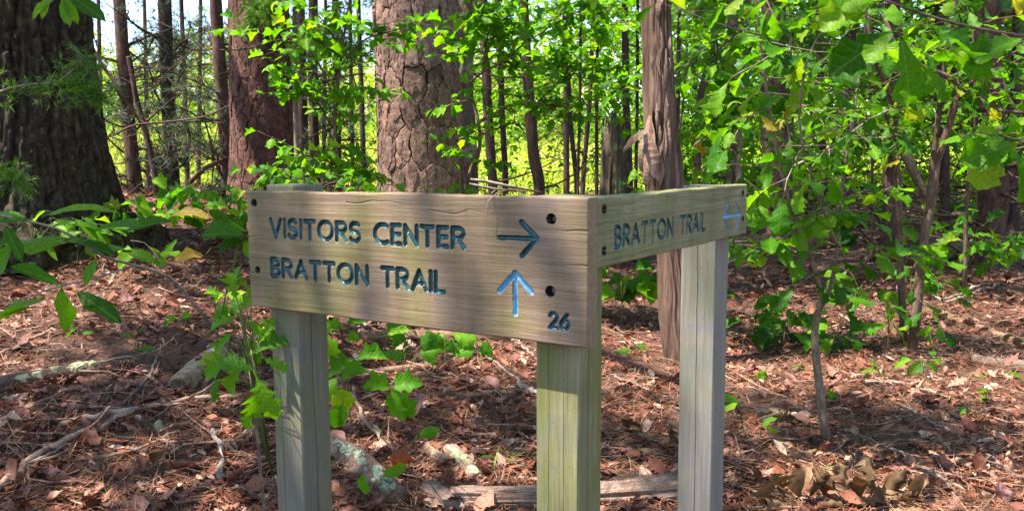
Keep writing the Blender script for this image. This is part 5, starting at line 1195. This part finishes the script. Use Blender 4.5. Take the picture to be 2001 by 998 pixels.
# ---------------------------------------------------------------- logs, sticks and other things on the floor
M_LOGL = bark_mat('lichened_log', (.06, .036, .026), (.17, .105, .08), (.29, .20, .16), 16, 1.0, (.30, .36, .24), .58)
M_LOGB = bark_mat('pale_log', (.08, .055, .035), (.21, .155, .10), (.40, .33, .235), 18, 1.0)
M_LOGG = bark_mat('grey_split_log', (.07, .045, .034), (.19, .13, .10), (.33, .25, .205), 16, 1.0)
M_LOGD = bark_mat('brown_fibrous_log', (.07, .038, .022), (.17, .10, .06), (.30, .20, .125), 12, 1.0)
M_END = bark_mat('rotten_wood', (.05, .03, .02), (.14, .09, .06), (.26, .18, .12), 20, 1.0)
M_MOSS = bark_mat('moss', (.05, .07, .012), (.10, .14, .02), (.18, .22, .04), 30, 1.0)
M_CONE = bark_mat('cone_scale', (.07, .045, .035), (.16, .11, .085), (.28, .21, .17), 30, 1.0)
def floor_path(pts, lift, n=16, rise=0.0):
    P = []
    for p in pts:
        g = np.array(gp(p[0], p[1])); g[2] += lift + (p[2] if len(p) > 2 else 0); P.append(g)
    return spline(P, n)
def log(name, label, cat, pts, r0, r1, mat, seed, lift=None, seg=40, n=60, rough=.12, fib=.0, branches=(), flatten=1.0):
    P = floor_path(pts, (r0 + r1) / 2 * .35 if lift is None else lift, n); base = P[0].copy(); base[2] = gzf(base[0], base[1])
    t_ = thing(name, base, label, cat)
    d = lambda TH, S, rr: rr * (rough * vnoise(np.cos(TH) * 2, np.sin(TH) * 2, S * 9, seed) + rough * .5 * vnoise(np.cos(TH) * 5, np.sin(TH) * 5, S * 24, seed + 1) + fib * vnoise(np.cos(TH) * 11, np.sin(TH) * 11, S * 2.5, seed + 2))
    V, t, q = tube(P, np.linspace(r0, r1, n), seg, True, d)
    o = obj('trunk', mesh('trunk', V - base, t, q, True), mat, t_)
    # broken ends
    for e, rr, dr in ((P[0], r0, P[0] - P[1]), (P[-1], r1, P[-1] - P[-2])):
        dr = unit(dr); V, t, q = tube([e - dr * .002, e + dr * rr * .10], [rr * .84, rr * .45], 14, True, lambda TH, S, r_: r_ * .22 * vnoise(np.cos(TH) * 3, np.sin(TH) * 3, S * 30, seed + 7)); obj('broken_end', mesh('broken_end', V - base, t, q), M_END, t_)
    for bp, rr in branches:
        V, t, q = tube(floor_path(bp, lift or r0 * .6, 10), np.linspace(rr, rr * .5, 10), 8); obj('branch', mesh('branch', V - base, t, q, True), mat, t_)
    return t_, P
def lichen_patches(t_, P, r, n, seed, mat, size=.02):
    rng = np.random.default_rng(seed); base = np.array(t_.location)
    for k in range(n):
        i = rng.integers(2, len(P) - 2); T = unit(P[i + 1] - P[i]); up = unit(np.array([rng.normal() * .6, -.7, 1.1]) - T * (np.array([0, -.7, 1.1]) @ T)); sd = np.cross(T, up); c = P[i] + up * r * .97; V = [c + up * .006]
        m_ = 9
        for ring_, rs, hh in ((0, .55, .007), (1, 1.0, -.004)):
            for j in range(m_):
                a = j * 6.283 / m_; s_ = size * rs * (.7 + .6 * rng.random()) * (1 + (k % 3) * .35); V.append(c + (T * math.cos(a) * 1.3 + sd * math.sin(a)) * s_ + up * (hh + rng.normal() * .0025) - up * (s_ * math.sin(a))**2 / (2 * r))
        t = [(0, 1 + j, 1 + (j + 1) % m_) for j in range(m_)]; q = [(1 + j, 1 + m_ + j, 1 + m_ + (j + 1) % m_, 1 + (j + 1) % m_) for j in range(m_)]
        obj('lichen_patch', mesh('lichen_patch', np.array(V) - base, t, q), mat, t_)
M_LICHEN = bark_mat('lichen', (.20, .26, .17), (.36, .44, .31), (.52, .57, .42), 60, 1.0, None, .6, .02)
M_LICHENY = bark_mat('yellow_lichen', (.34, .36, .16), (.52, .54, .30), (.62, .62, .40), 60, 1.0, None, .6, .02)
t_, P = log('fallen_log', 'lichen crusted log lying between left and middle posts', 'log', [(590, 850), (690, 905), (775, 985)], .052, .050, M_LOGL, 901)
lichen_patches(t_, P, .052, 70, 5, M_LICHEN, .011)
log('fallen_log', 'long grey split log along the bottom behind the middle post', 'log', [(880, 988), (1100, 985), (1345, 968)], .05, .055, M_LOGG, 902, fib=.3, rough=.2, seg=90)
log('wood_chunk', 'flat pinkish wood chunk right of the lichen crusted log', 'wood', [(835, 965), (880, 990), (905, 1012)], .045, .04, M_LOGG, 903, fib=.2, n=30)
log('wood_chunk', 'small pale broken wood block above the wood chunk', 'wood', [(836, 878), (852, 895), (866, 912)], .028, .026, M_LOGB, 904, fib=.2, n=20)
t_, P = log('wood_chunk', 'rotten wood piece with yellow lichen beside the pale block', 'wood', [(880, 885), (905, 910), (930, 940)], .036, .03, M_LOGG, 905, fib=.1, n=30)
lichen_patches(t_, P, .034, 10, 6, M_LICHENY, .016)
log('fallen_log', 'short pale mottled log left of the left post', 'log', [(350, 762), (395, 722), (440, 690)], .058, .05, M_LOGB, 906)
t_, P = log('fallen_log', 'mossy low log at the left edge of the litter', 'log', [(-40, 765), (80, 742), (200, 722)], .045, .035, M_LOGL, 907, rough=.2)
lichen_patches(t_, P, .038, 12, 7, M_LICHENY, .018)
log('fallen_log', 'brown fibrous log on the floor beyond the side board end', 'log', [(1425, 492), (1500, 488), (1620, 480)], .14, .13, M_LOGD, 908, fib=.16)
log('fallen_log', 'thin fallen trunk lying at the right behind the twin stemmed sapling', 'log', [(1800, 600), (1900, 640), (1990, 672)], .035, .028, M_LOGD, 909)
log('fallen_log', 'fallen trunk lying flat near the right edge', 'log', [(1900, 708), (1960, 716), (2060, 728)], .04, .04, M_LOGG, 910)
log('fallen_branch', 'thick branch lying between the posts behind the maple seedlings', 'branch', [(640, 752), (720, 732), (800, 722), (888, 712)], .017, .026, M_TWIG, 911)
log('fallen_branch', 'dark low log in the shade below the front board', 'branch', [(700, 665), (850, 668), (1010, 662)], .05, .05, M_LOGD, 912)
STICK = [([(120, 840), (250, 815), (370, 795), (480, 782)], .014, .010, 'long brown stick lying left of the left post', 't'), ([(-20, 985), (80, 900), (180, 855), (260, 815)], .016, .010, 'long stick running up from the lower left corner', 't'),
 ([(0, 960), (60, 920), (130, 880)], .008, .006, 'thin stick beside the lower left corner stick', 'g'), ([(180, 905), (260, 890), (350, 850)], .006, .005, 'thin arched twig in the litter at the lower left', 'g'), ([(100, 735), (200, 715), (300, 695), (350, 660)], .006, .005, 'thin pale twig crossing behind the pine cone', 'g'),
 ([(20, 830), (90, 790), (160, 762)], .009, .007, 'brown stick at the left of the litter', 't'), ([(0, 700), (60, 675), (105, 650)], .010, .008, 'short stick at the left edge below the large leaves', 't'), ([(240, 800), (290, 745), (310, 700)], .008, .006, 'pale forked stick beside the pale mottled log', 'g'),
 ([(430, 950), (432, 900), (415, 850)], .014, .010, 'short thick dead stick left of the left post', 'g'), ([(690, 770), (710, 830), (760, 880), (800, 905)], .010, .007, 'curved brown branch resting on the lichen crusted log', 't'), ([(1000, 668), (1040, 700), (1060, 720)], .008, .006, 'twig near the top of the middle post', 'g'), ([(900, 665), (960, 710), (1030, 765)], .007, .006, 'pale twig slanting down behind the middle post', 'g'),
 ([(1010, 765), (1035, 775), (1050, 782)], .014, .012, 'stubby pale stick against the middle post', 'g'), ([(1200, 745), (1240, 760), (1290, 765)], .008, .007, 'pale stick under the side board', 'g'), ([(1650, 850), (1740, 885), (1830, 940), (1900, 975)], .007, .006, 'long thin twig slanting down at the lower right', 'g'), ([(1690, 755), (1770, 757), (1830, 775)], .008, .006, 'pale twig in the sunlit litter at the right', 'g'),
 ([(1760, 800), (1800, 820), (1840, 845)], .007, .005, 'thin pale twig in the middle of the right litter', 'g'), ([(1930, 905), (1960, 930), (2010, 955)], .013, .011, 'lichened stick at the lower right', 'l'), ([(1870, 910), (1910, 930), (1950, 948)], .012, .010, 'white lichened stick at the lower right', 'l'), ([(1480, 815), (1530, 822), (1570, 830)], .018, .013, 'tan stick behind the third post foot', 'b'), ([(1470, 972), (1560, 982), (1650, 988)], .006, .005, 'thin twig lying before the dead leaf clump', 'g'),
 ([(1640, 620), (1700, 655), (1760, 672)], .009, .006, 'thin pale twig behind the fork of the slim sapling', 'g'), ([(1800, 572), (1850, 590), (1920, 560)], .012, .008, 'stick leaning beside the twin stemmed sapling', 'g'), ([(1850, 600), (1930, 570), (2010, 545)], .016, .01, 'dead branch in the brush at the right edge', 't'), ([(1880, 500), (1960, 470), (2020, 455)], .02, .014, 'dead branch under the shaggy cedar', 't')]
for k, (pts, r0, r1, lab, mk) in enumerate(STICK):
    P = floor_path(pts, r0 + .018, 18); base = P[0].copy(); t_ = thing('fallen_stick', base, lab, 'stick', 'sticks on the forest floor'); rng = np.random.default_rng(950 + k)
    P += rng.normal(size=P.shape) * r0 * .5
    mt = {'t': M_TWIG, 'g': M_GTWIG, 'l': M_LOGL, 'b': M_LOGB}[mk]
    V, t, q = tube(P, np.linspace(r0, r1, 18), 8, True, lambda TH, S, rr: rr * .2 * vnoise(np.cos(TH) * 2, np.sin(TH) * 2, S * 20, k)); obj('stick', mesh('stick', V - base, t, q, True), mt, t_)
    for s in range(2 if len(pts) > 3 else 1):
        i = int(rng.integers(4, 14)); d = unit(P[i + 1] - P[i] + rng.normal(size=3) * (.6, .6, .25)); l = r0 * 12; V, t, q = tube([P[i], P[i] + d * l * .5, P[i] + d * l + rng.normal(size=3) * .01], [r0 * .45, r0 * .35, r0 * .2], 5); obj('side_twig', mesh('side_twig', V - base, t, q, True), mt, t_)
# dead limbs caught among the trunks (left and centre)
for k, (pp, r, lab, mt) in enumerate([([(372, 356, 9.4), (400, 330, 9.3), (445, 308, 9.3), (470, 300, 9.3)], .028, 'black fallen limb propped against the slender brown trunk', M_THIN), ([(222, 265, 8.6), (262, 245, 8.6), (330, 238, 8.6), (400, 228, 8.5), (450, 205, 8.5)], .012, 'bare horizontal branch strung between the slender trunks', M_THIN), ([(170, 80, 9.4), (205, 135, 9.4), (240, 185, 9.4), (285, 260, 9.5), (298, 320, 9.5)], .022, 'leaning dead stem crossing the slender reddish trunk', M_THIN),
     ([(905, 350, 8), (950, 355, 8), (1000, 365, 8), (1060, 376, 8.2)], .018, 'pale dead branch lying just above the front board', M_GTWIG), ([(905, 358, 7.8), (960, 368, 7.8), (1010, 374, 7.8)], .014, 'second pale dead branch lying just above the front board', M_GTWIG), ([(1770, 302, 9.2), (1785, 335, 9.2), (1812, 385, 9.2)], .06, 'pale sunlit dead stub leaning behind the twin stems', M_LOGB), ([(1950, 250, 7.0), (1985, 270, 6.9), (2060, 300, 6.8)], .022, 'dark dead branch poking in at the right edge', M_THIN), ([(1945, 215, 7.6), (1990, 220, 7.5), (2060, 225, 7.4)], .02, 'horizontal dead branch beside the shaggy cedar', M_THIN), ([(1540, 330, 5.2), (1620, 290, 5.1), (1690, 240, 5.0), (1735, 215, 5.0)], .008, 'thin pale dead branch slanting between the saplings', M_GTWIG)]):
    P = pix_path(pp, 16); base = P[0].copy(); t_ = thing('dead_limb', base, lab, 'branch'); rng = np.random.default_rng(970 + k)
    V, t, q = tube(P, np.linspace(r, r * .55, 16), 8, True, lambda TH, S, rr: rr * .2 * vnoise(np.cos(TH) * 2, np.sin(TH) * 2, S * 14, k)); obj('branch', mesh('branch', V - base, t, q, True), mt, t_)
    for s in range(3):
        i = int(rng.integers(3, 13)); d = unit(P[i + 1] - P[i] + rng.normal(size=3) * .7); l = .25; V, t, q = tube([P[i], P[i] + d * l * .5 + rng.normal(size=3) * .02, P[i] + d * l], [r * .4, r * .3, r * .15], 5); obj('side_twig', mesh('side_twig', V - base, t, q, True), mt, t_)
# clumps of big curled dry leaves at the lower right
def curled_leaf(seed, half=OAK_H):
    r = np.random.default_rng(seed); return leaf_grid(half, r.choice([-1, 1]) * (1.6 + 1.4 * r.random()), r.normal() * 1.3 + .4, .35, .12, seed, r.normal() * .6, .12, (-1, -.75, -.5, -.25, 0, .25, .5, .75, 1))
M_TANV = leaf_mat('veined_tan_leaf', [(0, (.085, .048, .022)), (.5, (.15, .09, .045)), (1, (.24, .15, .08))], .2, .55, (1, .8, .5), .3)
def dry_clump(label, rows, seed):
    rng = np.random.default_rng(seed); b = np.array(gp(rows[0][0], rows[0][1])); t_ = thing('dry_leaf_clump', b, label, 'dead leaves')
    for k, (px, py, lpx, ang, up) in enumerate(rows):
        g = np.array(gp(px, py)); g[2] += .03; s = .82 * lpx / FOC * g[1]; a = math.radians(ang); y = np.array([math.cos(a), -.25, math.sin(a) * up + .02]); n_ = np.array([rng.normal() * .5, -.7, .6])
        V, T = curled_leaf(seed * 10 + k, OAK_H if k % 3 else OVA_H); z = unit(n_ - (n_ @ unit(y)) * unit(y)); y = unit(y); x = np.cross(y, z)
        W = (V[:, 0:1] * x + V[:, 1:2] * y + V[:, 2:3] * z) * s; W[:, 2] = np.maximum(W[:, 2], -.02); obj('dead_leaf', mesh('dead_leaf', W, T, None, True), M_TANV, t_, g - b)
dry_clump('tall clump of big curled tan leaves at the lower right', [(1680, 990, 120, 95, 1), (1700, 985, 110, 80, 1), (1660, 990, 100, 105, 1), (1725, 985, 90, 60, 1), (1690, 1000, 80, 40, 1), (1740, 990, 70, 30, .8), (1700, 1000, 80, 130, 1), (1720, 1010, 100, -10, .4)], 71)
dry_clump('clump of curled tan leaves left of the tall clump', [(1560, 985, 90, 85, 1), (1535, 985, 95, 130, 1), (1580, 985, 85, 60, 1), (1510, 990, 80, 165, .6), (1590, 1000, 75, 20, .6), (1550, 1000, 100, 180, .3), (1610, 985, 70, 95, 1)], 72)
dry_clump('curled tan leaf standing alone at the lower right', [(1790, 985, 60, 80, 1), (1775, 990, 62, 170, .5), (1800, 992, 50, 10, .5)], 73)
dry_clump('folded tan leaves behind the third post', [(1300, 895, 80, 170, .5), (1310, 880, 60, 95, 1), (1290, 870, 62, 150, .6), (1320, 905, 55, 40, .6)], 74)
dry_clump('broad tan leaf under the side board near the middle post', [(1255, 850, 62, 150, .5), (1265, 858, 50, 200, .4)], 75)
dry_clump('tan hanging leaf at the foot of the forked sapling', [(1575, 835, 62, -75, .8), (1560, 830, 60, 175, .4)], 76)
dry_clump('rust red leaf standing in the lower left litter', [(300, 920, 46, 50, 1.0)], 77)
# pine cones: spiral of scales
def pine_cone(label, px, py, lpx, ang, seed):
    g = np.array(gp(px, py)); s = lpx / FOC * g[1]; g[2] += s * .28; t_ = thing('pine_cone', g, label, 'pine cone', 'pine cones'); a = math.radians(ang); ax = np.array([math.cos(a), math.sin(a), .05]); ax = unit(ax); e1 = unit(np.cross(ax, (0, 0, 1))); e2 = np.cross(ax, e1)
    V, t, q = tube([-ax * s * .48, ax * 0, ax * s * .48], [s * .12, s * .2, s * .04], 8); obj('core', mesh('core', V, t, q), M_END, t_)
    sv = np.array([(-.07, 0, 0), (.07, 0, 0), (.13, .16, .01), (0, .24, .03), (-.13, .16, .01), (0, .12, .06)]); stt = np.array([(0, 1, 5), (1, 2, 5), (2, 3, 5), (3, 4, 5), (4, 0, 5)]); cm = mesh('scale', sv * s, stt); cm.materials.append(M_CONE)
    for k in range(64):
        u = (k + .5) / 64; th = k * 2.39996; rr = s * .24 * math.sin(math.pi * (u * .86 + .10))**.8; o_ = e1 * math.cos(th) + e2 * math.sin(th); y = unit(o_ * .8 + ax * .65); z = unit(ax * .8 - o_ * .65); x = np.cross(y, z); c = ax * s * (u - .5) + o_ * rr * .55; f = .75 + .5 * math.sin(math.pi * u)
        o = bpy.data.objects.new('scale', cm); COL.objects.link(o); o.parent = t_; o.matrix_local = Matrix(((x[0] * f, y[0] * f, z[0] * f, c[0]), (x[1] * f, y[1] * f, z[1] * f, c[1]), (x[2] * f, y[2] * f, z[2] * f, c[2]), (0, 0, 0, 1)))
pine_cone('pine cone lying among the twigs at the left', 238, 728, 42, 15, 1)
pine_cone('pine cone in the needles between left and middle posts', 932, 838, 34, 70, 2)
# mossy stones / lumps
def mound(name, label, px, py, w, h, mat, seed, cat='stone'):
    b = np.array(gp(px, py)); rng = np.random.default_rng(seed); W = w / FOC * b[1] / 2; Hh = h / FOC * b[1]; u = np.linspace(0, 2 * np.pi, 22, endpoint=False); vv = np.linspace(0, np.pi / 2, 9)
    U, Vv = np.meshgrid(u, vv); r = 1 + .22 * vnoise(np.cos(U) * 1.7 * np.cos(Vv) + seed, np.sin(U) * 1.7 * np.cos(Vv), np.sin(Vv) * 2, seed) + .1 * vnoise(np.cos(U) * 5, np.sin(U) * 5, Vv * 4, seed + 1)
    V = np.stack([W * r * np.cos(U) * np.cos(Vv), W * .8 * r * np.sin(U) * np.cos(Vv), Hh * r * np.sin(Vv) - .4 * Hh], -1).reshape(-1, 3); i = np.arange(8)[:, None] * 22; j = np.arange(22)[None]; q = np.stack([i + j, i + (j + 1) % 22, i + 22 + (j + 1) % 22, i + 22 + j], -1).reshape(-1, 4)
    tag(obj(name, mesh(name, V, None, q, True), mat, None, b), label, cat)
mound('mossy_stone', 'pale green mossy lump in the lower left litter', 312, 838, 26, 26, M_LICHENY, 81)
# pine needles caught on the top of the front board
pn = thing('needle_pair', SC - D1 * .21 + Vector((0, 0, .006)), 'pair of brown pine needles hanging over the front board top', 'needles')
for e in ((-.012, -.006, -.045), (.075, .012, .004)):
    d = D1 * e[0] + NB * e[1] * 1.0 + Vector((0, 0, e[2])); a0 = D1 * 0 + Vector((0, 0, 0)); m_ = d * .5 - NB * .012 + Vector((0, 0, .006))
    V, t, q = tube([NB * .01, m_, d - NB * .010], [.0014, .0014, .0009], 5); obj('needle', mesh('needle', V, t, q), M_STRAW, pn)
